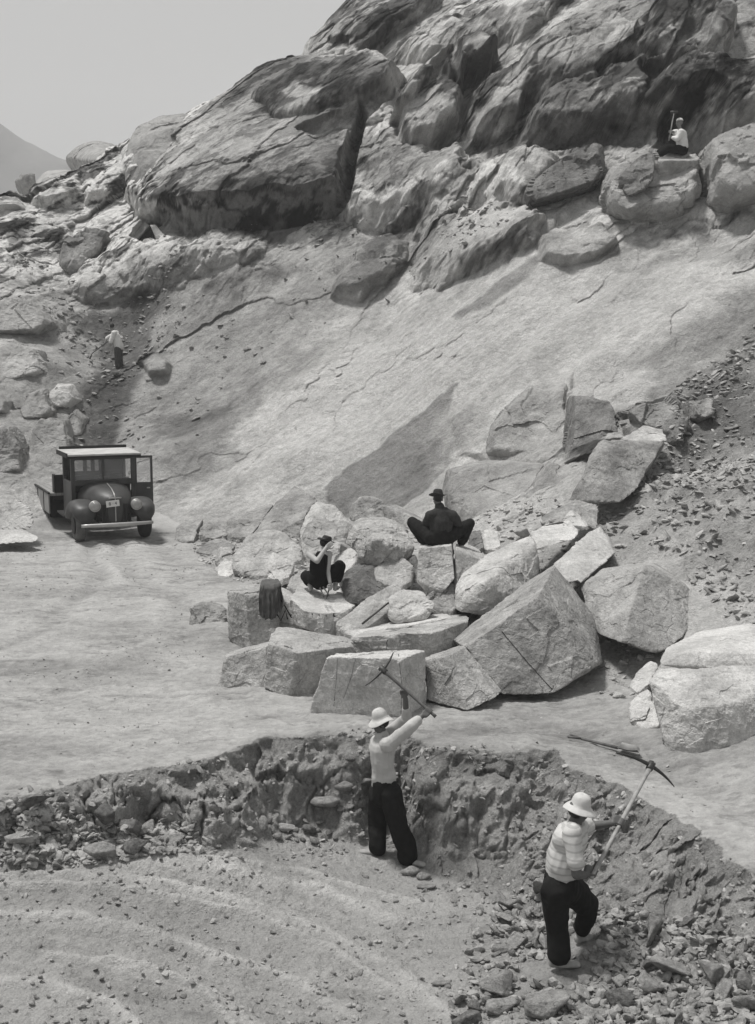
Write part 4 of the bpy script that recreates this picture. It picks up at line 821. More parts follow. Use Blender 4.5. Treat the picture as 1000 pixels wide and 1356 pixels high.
stuff_stones('left_rubble_fill', 'small broken stones between the bigger ones under the left bank', 1500, [(-80,1080),(60,1072),(130,1090),(260,1098),(270,1134),(120,1146),(-80,1146)], .02, .10, 28, S_all, pw=1.8)
stuff_stones('track_gravel', 'small loose gravel on the worn dirt of the quarry floor', 4500, [(-150,715),(230,712),(330,770),(300,860),(300,925),(400,965),(560,965),(760,930),(900,1010),(1050,1040),(1050,1160),(800,1015),(620,975),(400,962),(0,1040),(-200,1060)], .006, .035, 24, S_lit, pw=3, dens=lambda x, y: .1+.9*np.clip(fbm(np.stack([x*.6, y*.6, x*0], 1), 3, 11)*2.2, 0, 1))
stuff_stones('scree', 'small stones and chips lying on the right slope', 3600, [(850,530),(985,440),(1120,380),(1120,900),(985,830),(900,760),(850,740),(780,720),(700,690),(800,660),(860,600)], .025, .15, 25, S_all, flat=.6, dens=lambda x, y: .3+.7*np.clip(fbm(np.stack([x*.9, y*.9, x*0], 1), 3, 14)*2.4+.2, 0, 1))
stuff_stones('heap_chips', 'stone chips and small broken rock between the heaped blocks', 3600, [(250,700),(560,690),(800,680),(900,850),(840,930),(760,905),(700,925),(600,860),(420,830),(330,780),(260,740)], .02, .13, 26, S_lit, flat=.7)
stuff_stones('slope_debris', 'loose stones scattered on the upper slope', 2200, [(20,330),(200,330),(440,300),(620,250),(700,300),(540,390),(420,440),(300,520),(230,640),(60,600),(10,480)], .03, .22, 27, S_all, flat=.7, pw=3.5, y0=20, dens=lambda x, y: .1+.9*np.clip(fbm(np.stack([x*.35, y*.35, x*0], 1), 3, 17)*2.4, 0, 1))
# ================================================================== people
def unit(v): v = np.array(v, float); return v/max(np.linalg.norm(v), 1e-9)
def frame(ax):
    ax = unit(ax); h = np.array([0, 0, 1.0]) if abs(ax[2]) < .9 else np.array([1.0, 0, 0])
    u = unit(np.cross(h, ax)); return u, np.cross(ax, u)
class Blob:
    """tapered limbs merged into one continuous skin"""
    def __init__(s): s.V = []; s.F = []; s.n = 0
    def _add(s, V, F): s.V.append(V); s.F += [[i+s.n for i in f] for f in F]; s.n += len(V)
    def cap(s, p0, r0, p1, r1, seg=14, e=1.0, eu=None):
        """e: width ratio across direction eu (flattened limb)"""
        p0 = np.array(p0, float); p1 = np.array(p1, float)
        if np.linalg.norm(p1-p0) < 1e-4: p1 = p0+np.array([0, 0, 1e-3])
        ax = unit(p1-p0); u, v = frame(ax)
        if eu is not None: u = unit(np.array(eu, float)-ax*(np.array(eu, float)@ax)); v = np.cross(ax, u)
        rings = []
        for k in range(1, 5): a = -pi/2+k*pi/2/4; rings.append((p0+ax*r0*sin(a), r0*cos(a)))
        for k in range(0, 4): a = k*pi/2/4; rings.append((p1+ax*r1*sin(a), r1*cos(a)))
        V = [p0-ax*r0]; F = []
        for c, r in rings:
            for j in range(seg):
                a = 2*pi*j/seg; V.append(c+r*(cos(a)*u*e+sin(a)*v))
        V.append(p1+ax*r1); n = len(rings)
        for j in range(seg):
            F.append([0, 1+(j+1) % seg, 1+j]); b = 1+(n-1)*seg; F.append([b+j, b+(j+1) % seg, len(V)-1])
            for k in range(n-1): a0 = 1+k*seg; F.append([a0+j, a0+(j+1) % seg, a0+seg+(j+1) % seg, a0+seg+j])
        s._add(np.array(V), F)
    def chain(s, pts, **k):
        for (p0, r0), (p1, r1) in zip(pts[:-1], pts[1:]): s.cap(p0, r0, p1, r1, **k)
    def ell(s, c, R, axes=None):
        V, F = ico(3); A = np.eye(3) if axes is None else np.array(axes)
        s._add(np.array(c)+(V*np.array(R))@A, F.tolist())
    def build(s, name, mat, parent, org, vox=.008, smooth=3, folds=0.0, fscale=9, fdir=None):
        V = np.concatenate(s.V)-np.array(org); me = mesh_np(name, V, s.F)
        o = bpy.data.objects.new('tmp', me); COL.objects.link(o)
        m = o.modifiers.new('r', 'REMESH'); m.mode = 'VOXEL'; m.voxel_size = vox; m.adaptivity = 0
        if smooth: q = o.modifiers.new('s', 'SMOOTH'); q.factor = .5; q.iterations = smooth
        dg = bpy.context.evaluated_depsgraph_get(); dg.update(); e = o.evaluated_get(dg)
        nm = bpy.data.meshes.new_from_object(e); bpy.data.objects.remove(o); bpy.data.meshes.remove(me)
        nm.name = name
        if folds:
            n = len(nm.vertices); co = np.empty(n*3, np.float32); nm.vertices.foreach_get('co', co); co = co.reshape(-1, 3)
            no = np.empty(n*3, np.float32); nm.vertices.foreach_get('normal', no); no = no.reshape(-1, 3)
            Q = co*np.array([1, 1, .45])*fscale + (0 if fdir is None else co@np.array(fdir).reshape(3, 1)*fscale)
            d = folds*(fbm(Q, 3, 5, ridged=True)*1.3 + .8*fbm(Q*.5, 2, 9) + .35)
            nm.vertices.foreach_set('co', (co+no*d[:, None]).astype(np.float32).ravel())
        nm.polygons.foreach_set('use_smooth', np.ones(len(nm.polygons), bool)); nm.update()
        return obj(name, nm, mat, parent)
def head(b, c, fwd, up=(0, 0, 1), s=1.0):
    """c: centre of the skull; fwd: where the face looks"""
    c = np.array(c, float); f = unit(fwd); up = unit(np.array(up, float)-f*(np.array(up, float)@f)); r = np.cross(f, up); A = np.array([r, f, up])
    L = lambda x, y, z: c+(x*r+y*f+z*up)*s
    b.ell(L(0, -.012, .025), np.array([.072, .090, .088])*s, A)                    # skull
    b.ell(L(0, .022, -.045), np.array([.056, .062, .062])*s, A)                    # jaw
    b.cap(L(0, .06, -.088), .017*s, L(0, .055, -.082), .019*s)                     # chin
    b.cap(L(0, .084, .012), .009*s, L(0, .102, -.022), .013*s)                     # nose
    for q in (-1, 1):
        b.cap(L(q*.012, .092, -.026), .008*s, L(q*.010, .094, -.027), .008*s)
        b.ell(L(q*.074, -.005, -.008), np.array([.009, .018, .030])*s, A)          # ear
        b.cap(L(q*.045, .068, .022), .010*s, L(q*.018, .080, .024), .010*s)        # brow
        b.cap(L(q*.040, .062, -.022), .017*s, L(q*.030, .066, -.030), .017*s)      # cheek
    b.cap(L(-.022, .080, -.052), .0085*s, L(.022, .080, -.052), .0085*s)           # upper lip
    b.cap(L(-.018, .078, -.064), .009*s, L(.018, .078, -.064), .009*s)
    return L
def eyes(L, parent, org, s=1.0):
    V, F = ico(2)
    for q in (-1, 1):
        c = L(q*.031, .074, .004)-np.array(org); obj('eye', mesh_np('eye', V*.0105*s+c, F), M_eye, parent)
def grip(b, wrist, g, bar, rb=.016, s=1.0, flip=1):
    """a closed hand: palm and five fingers around a bar through g"""
    g = np.array(g, float); e = unit(bar); w = np.array(wrist, float)-g; wp = unit(w-e*(w@e)); n = np.cross(e, wp)*flip
    R = rb+.0085; P = lambda off, th, k=1.0: g+e*off*s+R*k*(cos(th)*wp+sin(th)*n)
    offs = [(-.031, .0085, 1.0), (-.010, .009, 1.05), (.011, .0088, 1.0), (.031, .0075, .95)]
    for off, r, k in offs:
        a0, a1 = .35, 3.6*k+.1
        q = [(P(off, a0+(a1-a0)*i/5, 1.05), r*(1-.05*i)) for i in range(6)]
        b.chain(q, seg=8); b.cap(P(off*.8, .2, 2.6), .013, P(off, a0, 1.25), .012, seg=8)
    hc = g+wp*(R+.045)
    b.cap(np.array(wrist), .024, hc, .028, seg=12)
    for off in (-.026, 0, .026): b.cap(hc+e*off*.7, .017, P(off, .25, 1.5), .015, seg=8)
    b.chain([(hc-e*.028, .015), (P(-.046, -.35, 1.6), .012), (P(-.040, -1.2, 1.15), .0105), (P(-.024, -2.1, 1.05), .009)], seg=8)
def open_hand(b, wrist, d, palm_n, curl=.5, s=1.0):
    """relaxed hand: palm along d, fingers slightly curled toward palm_n, thumb at the side"""
    wv = np.array(wrist, float); d = unit(d); n = unit(np.array(palm_n)-d*(np.array(palm_n)@d)); sd_ = np.cross(d, n)
    k0 = wv+d*.075*s
    for off in (-.028, -.009, .010, .028): b.cap(wv+sd_*off*.6*s+d*.012, .016*s, k0+sd_*off*s, .013*s, seg=8)
    for off, L, r in ((-.031, .068, .0085), (-.0105, .078, .009), (.0105, .072, .0087), (.030, .055, .0075)):
        p = k0+sd_*off*s; a = 0; q = [(p, r*1.15)]
        for f in (.45, .32, .23):
            a += curl; p = p+(d*cos(a)+n*sin(a))*L*f*s; q.append((p, r)); r *= .93
        b.chain(q, seg=8)
    t0 = wv+d*.02*s-sd_*.028*s
    b.chain([(t0, .014*s), (t0+(d*.6-sd_*.7+n*.3)*.038*s, .012*s), (t0+(d*1.1-sd_*.75+n*.7)*.055*s, .0105*s), (t0+(d*1.7-sd_*.6+n*1.0)*.06*s, .009*s)], seg=8)
def shoe(b, heel, toe, up=(0, 0, 1), s=1.0):
    h = np.array(heel, float); t = np.array(toe, float); d = unit(t-h); sdv = unit(np.cross(d, up)); upv = np.cross(sdv, d)
    b.cap(h+upv*.038*s, .036*s, h+d*.10*s+upv*.034*s, .034*s); b.cap(h+d*.08*s+upv*.032*s, .034*s, t-d*.03*s+upv*.022*s, .026*s, e=1.45, eu=sdv)
    b.cap(h+upv*.05*s, .036*s, h+upv*.085*s+d*.02, .036*s)
def lathe(name, prof, mat, parent, c, up, org, seg=40, wob=0.0, seed=0, tilt=None, thick=.004, fwd=(0, 1, 0), squash=1.0, wfreq=2.0):
    """hat: surface of revolution with an uneven brim, given real thickness"""
    up = unit(up); f = unit(np.array(fwd, float)-up*(np.array(fwd, float)@up)); r = np.cross(f, up)
    inner = [(max(a-thick, .0005), z-thick*.6) for a, z in prof[::-1]]
    P = prof+inner; n = len(P); rmax = max(a for a, _ in prof); V = []
    for i, (a, z) in enumerate(P):
        for j in range(seg):
            th = 2*pi*j/seg; k = (a/rmax)**3; dz = wob*k*(sin(wfreq*th+seed)+.5*sin((wfreq+1)*th+seed*2.3)); da = 1+.35*wob/max(rmax, .01)*k*sin(3*th+seed*1.7)
            V.append(np.array(c)+r*a*da*cos(th)*squash+f*a*da*sin(th)+up*(z+dz)-np.array(org))
    F = []
    for i in range(n):
        i2 = (i+1) % n
        for j in range(seg): F.append([i*seg+j, i*seg+(j+1) % seg, i2*seg+(j+1) % seg, i2*seg+j])
    return obj(name, mesh_np(name, V, F), mat, parent)
def tube(name, pts, mat, parent, org, seg=12, e=1.0, eu=None, smooth=True):
    """swept bar: pts = [(point, radius)]"""
    V = []; F = []; n = len(pts)
    for i, (p, r) in enumerate(pts):
        a = np.array(pts[max(i-1, 0)][0]); b_ = np.array(pts[min(i+1, n-1)][0]); ax = unit(b_-a)
        u, v = frame(ax)
        if eu is not None: u = unit(np.array(eu, float)-ax*(np.array(eu, float)@ax)); v = np.cross(ax, u)
        for j in range(seg): th = 2*pi*(j+.5)/seg; V.append(np.array(p)+r*(cos(th)*u*e+sin(th)*v)-np.array(org))
    for i in range(n-1):
        for j in range(seg): F.append([i*seg+j, i*seg+(j+1) % seg, (i+1)*seg+(j+1) % seg, (i+1)*seg+j])
    F.append(list(range(seg))[::-1]); F.append([(n-1)*seg+j for j in range(seg)])
    return obj(name, mesh_np(name, V, F, smooth), mat, parent)
M_skin = plain('skin_light', .34, .55, var=.08, nscale=30); M_skin_d = plain('skin_tanned', .10, .55, var=.12, nscale=30); M_skin_m = plain('skin_mid', .17, .55, var=.1, nscale=30)
M_eye = plain('eye_dark', .03, .3); M_hair = plain('hair_black', .012, .6, nscale=60, bump=.3)
M_trous = plain('black_trousers', .016, .9, var=.25, nscale=14, bump=.3, spec=.1); M_black = plain('black_cloth', .008, .9, var=.2, nscale=20, spec=.1)
M_tee = plain('pale_tee', .43, .9, var=.06, nscale=6, bump=.2); M_shirt = plain('striped_shirt', .50, .9, var=.06, nscale=8, bump=.2, stripes=(2, 95, .26))
M_hat = plain('pale_cotton_hat', .5, .9, var=.08, nscale=20, bump=.3); M_sweater = plain('dark_sweater', .030, .95, var=.2, nscale=40, bump=.4)
M_felt = plain('dark_felt', .030, .95, var=.2, nscale=30); M_straw = plain('old_straw', .20, .95, var=.35, nscale=7, bump=.5); M_shoe = plain('dusty_shoe', .32, .9, var=.25, nscale=15)
M_wood = plain('tool_wood', .10, .7, var=.3, nscale=20); M_wood_p = plain('tool_wood_pale', .30, .7, var=.25, nscale=20); M_iron = plain('tool_iron', .06, .55, .6, var=.3, nscale=20)
M_white = plain('white_cloth', .62, .9, var=.06, nscale=8)
BUCKET = [(.001, .105), (.030, .104), (.060, .096), (.078, .080), (.088, .055), (.093, .025), (.097, .0), (.112, -.010), (.135, -.024), (.158, -.042), (.162, -.047)]
FEDORA = [(.001, .098), (.030, .102), (.055, .105), (.073, .092), (.082, .060), (.086, .025), (.089, .002), (.105, .001), (.135, .006), (.155, .014), (.160, .017)]
def person(label, org): e_ = empty('person', tuple(map(float, org))); return tag(e_, label, 'person')

# ---------- 1: man swinging a pickaxe overhead (facing left, back half turned to us)
Y1 = 11.78
def P1(px, py, dY=0.0): return at(px, py, Y1+dY)
fl = hit(499, 1134); fr = hit(540, 1144)
Y1 = (fl[1]+fr[1])/2; fl[2] = surf_z(fl[0], fl[1]); fr[2] = surf_z(fr[0], fr[1])
org = np.array([(fl[0]+fr[0])/2, (fl[1]+fr[1])/2, (fl[2]+fr[2])/2])
w1 = person('man in pale hat and pale jersey swinging a pickaxe over his head', org)
b = Blob()
hl, hr = P1(503, 1050, .09), P1(517, 1050, -.08); kl, kr = P1(500, 1092, .13), P1(529, 1096, -.12); al, ar = fl+[0, 0, .085], fr+[0, 0, .085]
sl, sr = P1(500, 984, .17), P1(515, 986, -.17)
b.chain([(hl, .085), (kl, .055), (al, .04)]); b.chain([(hr, .085), (kr, .055), (ar, .04)])
b.cap(hl, .10, hr, .10); b.cap(P1(509, 1045), .12, P1(507, 1015), .115); b.cap(P1(507, 1015), .115, P1(507, 990), .125, e=1.25, eu=(0, 1, 0))
b.cap(sl, .062, sr, .062); b.cap(P1(507, 985), .075, P1(505, 968), .055)
L1 = head(b, P1(504, 957), (-.93, -.15, -.30), (-.25, -.1, .95))
hA, hB = P1(537, 916, -.02), P1(568, 941, -.16)          # on the handle
bar1 = unit(P1(577, 949, -.2)-P1(503, 883, .12))
eA, wA = P1(538, 952, .12), P1(537, 925, .01); eB, wB = P1(545, 962, -.26), P1(560, 947, -.18)
b.chain([(sl, .055), (eA, .042), (wA, .028)]); b.chain([(sr, .055), (eB, .042), (wB, .028)])
grip(b, wA, hA, bar1); grip(b, wB, hB, bar1, flip=-1)
b.build('body', M_skin_d, w1, org, .0065, 2); eyes(L1, w1, org)
b = Blob()
b.cap(P1(508, 1030), .118, P1(507, 1010), .122, e=1.15, eu=(0, 1, 0)); b.cap(P1(507, 1012), .124, P1(507, 990), .137, e=1.25, eu=(0, 1, 0)); b.cap(P1(507, 985), .095, P1(506, 974), .066)
b.cap(sl, .078, sr, .078); b.cap(P1(509, 1038), .122, P1(508, 1020), .118, e=1.1, eu=(0, 1, 0))
b.chain([(sl, .070), (sl*.45+eA*.55, .056), (eA, .049), (eA*.55+wA*.45, .041)]); b.chain([(sr, .070), (sr*.45+eB*.55, .056), (eB, .049), (eB*.5+wB*.5, .041)])
b.cap(P1(508.5, 1029), .128, P1(508.5, 1026), .128, e=1.1, eu=(0, 1, 0))
b.build('jersey', M_tee, w1, org, .007, 2, .012, 8)
b = Blob()
b.cap(P1(508, 1036), .118, P1(508, 1052), .118, e=1.12, eu=(0, 1, 0)); b.cap(hl, .102, hr, .102)
b.chain([(hl, .102), (kl, .076), (al+[0, 0, .06], .078), (al+[0, 0, .01], .082)]); b.chain([(hr, .102), (kr, .078), (ar+[0, 0, .06], .082), (ar+[0, 0, .01], .086)])
b.build('trousers', M_trous, w1, org, .009, 2, .022, 5)
b = Blob(); shoe(b, fl+[.04, .0, 0], fl+[-.20, .02, 0]); b.build('shoe', M_shoe, w1, org, .006, 2)
b = Blob(); shoe(b, fr+[-.03, .02, 0], fr+[.20, -.13, .01]); b.build('shoe', M_shoe, w1, org, .006, 2)
b = Blob(); b.ell(L1(0, -.022, .010), (.077, .088, .078)); b.build('hair', M_hair, w1, org, .006, 1)
lathe('hat', [(a*.9, z*.95) for a, z in BUCKET], M_hat, w1, L1(0, -.012, .060), (-.25, -.05, .95), org, wob=.022, seed=1.0, fwd=(-1, 0, 0))
# pickaxe in his hands
def pickaxe(label, p_end, p_head, tipA, tipB, bow, mat_h, r=.017):
    o_ = empty('pickaxe', tuple(map(float, p_end))); tag(o_, label, 'pickaxe'); ax = unit(p_head-p_end)
    tube('handle', [(p_end, r*1.15), (p_end+ax*.03, r*1.0), (p_end*.6+p_head*.4, r*.95), (p_head-ax*.12, r*1.1), (p_head-ax*.03, r*1.5), (p_head+ax*.035, r*1.6)], mat_h, o_, p_end, 12, 1.25, np.cross(ax, tipA-tipB))
    pts = []; c = p_head
    for i in range(15):
        t = i/14; q = (1-t)**2*tipA + 2*t*(1-t)*(2*c-.5*(tipA+tipB)) + t*t*tipB
        pts.append((q, .005+.016*(1-abs(2*t-1))**.8))
    h_ = tube('head', pts, M_iron, o_, p_end, 8, .72, np.cross(ax, tipA-tipB))
    tube('socket', [(p_head-ax*.05, .030), (p_head-ax*.035, .035), (p_head+ax*.036, .035), (p_head+ax*.042, .026)], M_iron, o_, p_end, 12)
    return o_
pickaxe('pickaxe raised overhead by the man in the pale jersey', P1(577, 949, -.2), P1(507, 887, .10), P1(484, 908, -.05), P1(521, 864, .28), .1, M_wood)

# ---------- 2: bending man with striped shirt (facing right)
Y2 = 9.6
def P2(px, py, dY=0.0): return at(px, py, Y2+dY)
fl = hit(736, 1290); Y2 = fl[1]+.02; fl[2] = surf_z(fl[0], fl[1])+.03; fr = hit(772, 1247); fr[2] = surf_z(fr[0], fr[1])
org = fl.copy(); w2 = person('man in pale hat and striped shirt bending with a pickaxe, seen from behind', org)
b = Blob()
hl, hr = P2(737, 1178, -.07), P2(755, 1176, .16); kl, kr = P2(738, 1230, .02), P2(779, 1200, .28); al, ar = fl+[.02, 0, .09], fr+[-.02, 0, .09]
sl, sr = P2(757, 1102, -.17), P2(768, 1096, .17)
b.chain([(hl, .088), (kl, .06), (al, .043)]); b.chain([(hr, .088), (kr, .06), (ar, .043)])
b.cap(hl, .10, hr, .10); b.cap(P2(745, 1170, .05), .125, P2(744, 1140), .12); b.cap(P2(744, 1140), .12, P2(755, 1108), .125, e=1.25, eu=(0, 1, 0))
b.cap(sl, .065, sr, .065); b.cap(P2(758, 1100), .075, P2(764, 1084), .056)
L2 = head(b, P2(766, 1074), (.86, .30, -.42), (.42, 0, .9), 1.03)
hA, hB = P2(818, 1096, .28), P2(787, 1155, -.12)
pe2, ph2 = P2(783, 1163, -.18), P2(862, 1014, .60); bar2 = unit(ph2-pe2)
hA = pe2+bar2*np.dot(hA-pe2, bar2); hB = pe2+bar2*.06
eA, wA = P2(784, 1094, .30), hA+np.array([-.075, -.015, .0]); eB, wB = P2(764, 1158, -.26), hB+np.array([-.08, -.03, -.012])
b.chain([(sr, .055), (eA, .043), (wA, .029)]); b.chain([(sl, .058), (eB, .046), (wB, .031)])
grip(b, wA, hA, bar2); grip(b, wB, hB, bar2, flip=-1)
b.build('body', M_skin_d, w2, org, .006, 2); eyes(L2, w2, org, 1.03)
b = Blob()
b.cap(P2(743, 1160, .03), .138, P2(745, 1140), .14, e=1.1, eu=(0, 1, 0)); b.cap(P2(745, 1140), .142, P2(756, 1110), .142, e=1.22, eu=(0, 1, 0)); b.cap(P2(757, 1106), .10, P2(762, 1092), .066)
b.cap(P2(752, 1112, -.05), .13, P2(762, 1100, .02), .10); b.cap(sl, .074, sr, .076); mS = sl*.42+eB*.58; b.chain([(sl, .070), (mS, .066), (sl*.3+eB*.7, .070)]); mR = sr*.55+eA*.45; b.chain([(sr, .078), (mR, .07)])
b.build('shirt', M_shirt, w2, org, .008, 2, .013, 6)
b = Blob()
b.cap(P2(744, 1162, .03), .135, P2(745, 1176, .04), .128, e=1.12, eu=(0, 1, 0)); b.cap(hl, .115, hr, .118)
b.chain([(hl, .110), (kl, .080), (al+[0, 0, .10], .078), (al+[0, 0, .04], .080)]); b.chain([(hr, .112), (kr, .088), (kr*.45+ar*.55, .078), (ar+[0, 0, .06], .074)])
b.build('trousers', M_trous, w2, org, .009, 2, .024, 5)
b = Blob(); shoe(b, fl+[-.03, .01, 0], fl+[.23, .02, 0]); b.build('shoe', M_shoe, w2, org, .006, 2)
b = Blob(); shoe(b, fr+[-.05, -.02, 0], fr+[.17, .08, 0]); b.build('shoe', M_shoe, w2, org, .006, 2)
b = Blob(); b.ell(L2(0, -.022, .008), (.077, .088, .080)); b.build('hair', M_hair, w2, org, .006, 1)
lathe('hat', [(a*.93, z*.98) for a, z in BUCKET], M_hat, w2, L2(0, -.010, .058), (.22, -.05, .97), org, wob=.016, seed=2.2, fwd=(1, 0, 0))
pickaxe('pickaxe held slanting upward by the bending man in the striped shirt', pe2, ph2, P2(816, 996, .55), P2(893, 1042, .75), .1, M_wood_p, .0175)

# ---------- 3: man in dark sweater sitting on the chalk marked block, back to us
Y3 = 17.65
def P3_(px, py, dY=0.0): return at(px, py, Y3+dY)
org = P3_(581, 722); w3 = person('man in dark hat and sweater squatting on a block with his back to us', org)
b = Blob()
hl, hr = P3_(572, 712), P3_(592, 712); kl, kr = P3_(546, 692, .28), P3_(622, 693, .28); al, ar = P3_(564, 722, .18), P3_(611, 722, .20)
sl, sr = P3_(571, 683), P3_(599, 683)
b.chain([(hl, .095), (kl, .062), (al, .042)]); b.chain([(hr, .095), (kr, .062), (ar, .042)]); b.cap(hl, .11, hr, .11)
b.cap(P3_(583, 711), .13, P3_(584, 695, .02), .12); b.cap(P3_(584, 695, .02), .12, P3_(585, 681, .05), .12); b.cap(sl, .06, sr, .06)
b.cap(P3_(585, 678, .04), .07, P3_(581, 667, .07), .052)
L3 = head(b, P3_(580, 660.5, .10), (-.25, .85, -.45), (0, .45, .9))
gl, gr = P3_(578, 705, .42), P3_(590, 706, .42); el, er = P3_(562, 700, .20), P3_(610, 699, .18)
b.chain([(sl, .055), (el, .043), (gl+[-.07, -.03, .01], .028)]); b.chain([(sr, .055), (er, .043), (gr+[.07, -.03, .01], .028)])
ch = unit(np.array([.2, .3, -1.0])); grip(b, gl+[-.07, -.03, .01], gl, ch, .012); grip(b, gr+[.07, -.03, .01], gr, ch, .014, flip=-1)
b.build('body', M_skin_d, w3, org, .0075, 2); eyes(L3, w3, org)
b = Blob(); b.cap(P3_(583, 707), .142, P3_(584, 692, .02), .145, e=1.2, eu=(1, 0, 0)); b.cap(P3_(584, 692, .02), .145, P3_(585, 683, .05), .138, e=1.3, eu=(1, 0, 0))
b.cap(sl, .082, P3_(584, 680, .04), .10); b.cap(sr, .082, P3_(584, 680, .04), .10); b.cap(P3_(584, 680, .05), .085, P3_(582, 671, .06), .064); b.chain([(sl, .085), (el, .06), (el*.4+gl*.6, .046)]); b.chain([(sr, .085), (er, .062), (er*.4+gr*.6, .046)])
b.build('sweater', M_sweater, w3, org, .009, 3, .010, 8)
b = Blob(); b.cap(P3_(583, 706), .142, P3_(583, 713), .14, e=1.15, eu=(1, 0, 0)); b.cap(hl, .125, hr, .125); b.chain([(hl, .115), (kl, .082), (kl*.3+al*.7, .07), (al+[0, 0, .05], .066)]); b.chain([(hr, .115), (kr, .085), (kr*.3+ar*.7, .07), (ar+[0, 0, .06], .066)])
b.build('trousers', M_trous, w3, org, .009, 3, .012, 6)
b = Blob(); shoe(b, al+[0, -.02, -.085], al+[-.05, .20, -.085]); b.build('shoe', M_shoe, w3, org, .007, 2)
b = Blob(); shoe(b, ar+[0, -.02, -.085], ar+[.06, .20, -.085]); b.build('shoe', M_shoe, w3, org, .007, 2)
b = Blob(); b.ell(L3(0, -.026, .018), (.077, .088, .085)); b.build('hair', M_hair, w3, org, .007, 1)
ht = lathe('hat', FEDORA, M_felt, w3, L3(0, -.004, .050), (0, .25, .97), org, wob=.010, seed=.4, fwd=(0, 1, 0), squash=.93)
lathe('hat_band', [(.0905, .004), (.0915, .006), (.0895, .028), (.088, .030)], M_black, ht, L3(0, -.004, .050), (0, .25, .97), org, thick=.003, squash=.93, fwd=(0, 1, 0))
o_ = empty('chisel', tuple(gl)); tag(o_, 'short iron chisel held in front of the man in the dark sweater', 'chisel'); tube('shaft', [(gl-ch*.09, .011), (gl+ch*.12, .010), (gl+ch*.16, .004)], M_iron, o_, gl, 8)
o_ = empty('hammer', tuple(gr)); tag(o_, 'hammer in the right hand of the man in the dark sweater', 'hammer'); tube('handle', [(gr+ch*.06, .014), (gr-ch*.18, .012)], M_wood, o_, gr, 8)
tube('head', [(gr-ch*.18+[-.05, .02, 0], .022), (gr-ch*.18+[.05, -.02, 0], .022)], M_iron, o_, gr, 8)

# ---------- 4: squatting worker in black with bare pale arms under a huge old hat
Y4 = 17.2
def P4(px, py, dY=0.0): return at(px, py, Y4+dY)
org = P4(424, 778); w4 = person('worker in black sleeveless top and dark hat squatting on a pale block', org)
b = Blob()
hl, hr = P4(418, 766, .05), P4(432, 766, .10); kl, kr = P4(405, 763, .36), P4(450, 750, .34); al, ar = P4(411, 775, .18), P4(444, 775, .22)
sl, sr = P4(410, 735, .02), P4(436, 734, .10)
b.chain([(hl, .09), (kl, .06), (al, .04)]); b.chain([(hr, .09), (kr, .06), (ar, .04)]); b.cap(hl, .105, hr, .105)
b.cap(P4(424, 763, .06), .12, P4(422, 750, .05), .11); b.cap(P4(422, 750, .05), .11, P4(423, 738, .07), .105); b.cap(sl, .055, sr, .055); b.cap(P4(424, 735, .08), .06, P4(429, 727, .12), .048)
L4 = head(b, P4(431, 720, .16), (.75, .45, -.45), (.45, .2, .85), .98)
eA = P4(420, 743, -.20); hA4 = P4(437, 721, -.02); wA4 = P4(432, 725, -.06); eB = P4(434, 756, .02); wB4 = P4(437, 771, -.06)
b.chain([(sl, .052), (eA, .042), (wA4, .027)]); b.chain([(sr, .048), (eB, .039), (wB4, .027)])
open_hand(b, wA4, (.7, .3, .5), (.3, .8, .2), .35); hB4 = P4(436, 779, -.10); grip(b, wB4, hB4, (.35, .2, -.9), .011)
b.build('body', M_skin, w4, org, .0075, 2); eyes(L4, w4, org)
b = Blob(); b.cap(P4(424, 768, .06), .13, P4(422, 752, .05), .125, e=1.12, eu=(1, 0, 0)); b.cap(P4(422, 752, .05), .125, P4(423, 740, .07), .12, e=1.1, eu=(1, 0, 0)); b.cap(P4(416, 737, .05), .062, P4(430, 736, .09), .062)
b.build('sleeveless_top', M_black, w4, org, .009, 2, .008, 8)
b = Blob(); b.cap(hl, .118, hr, .118); b.cap(P4(424, 770, .06), .13, P4(424, 762, .06), .128); b.chain([(hl, .115), (kl, .085), (kl*.35+al*.65, .07)]); b.chain([(hr, .115), (kr, .095), (kr*.4+ar*.6, .085)])
b.build('trousers', M_black, w4, org, .009, 2, .010, 6)
b = Blob(); shoe(b, al+[0, -.05, -.085], al+[.0, .17, -.085]); b.build('shoe', M_shoe, w4, org, .007, 2)
b = Blob(); shoe(b, ar+[0, -.05, -.085], ar+[.04, .17, -.085]); b.build('shoe', M_shoe, w4, org, .007, 2)
b = Blob(); b.ell(L4(0, -.026, .018), (.077, .088, .085)); b.build('hair', M_hair, w4, org, .007, 1)
lathe('hat', [(a*.92, z*.8) for a, z in FEDORA], M_felt, w4, L4(0, -.004, .045), (.25, .15, .95), org, wob=.014, seed=1.2, fwd=(1, .3, 0))
o_ = empty('chisel', tuple(hB4)); tag(o_, 'dark chisel hanging from the bare arm of the worker in black', 'chisel'); cx = unit(np.array([-.25, -.1, -1.0])); tube('shaft', [(hB4-cx*.05, .012), (hB4+cx*.13, .012), (hB4+cx*.17, .005)], M_iron, o_, hB4, 8)

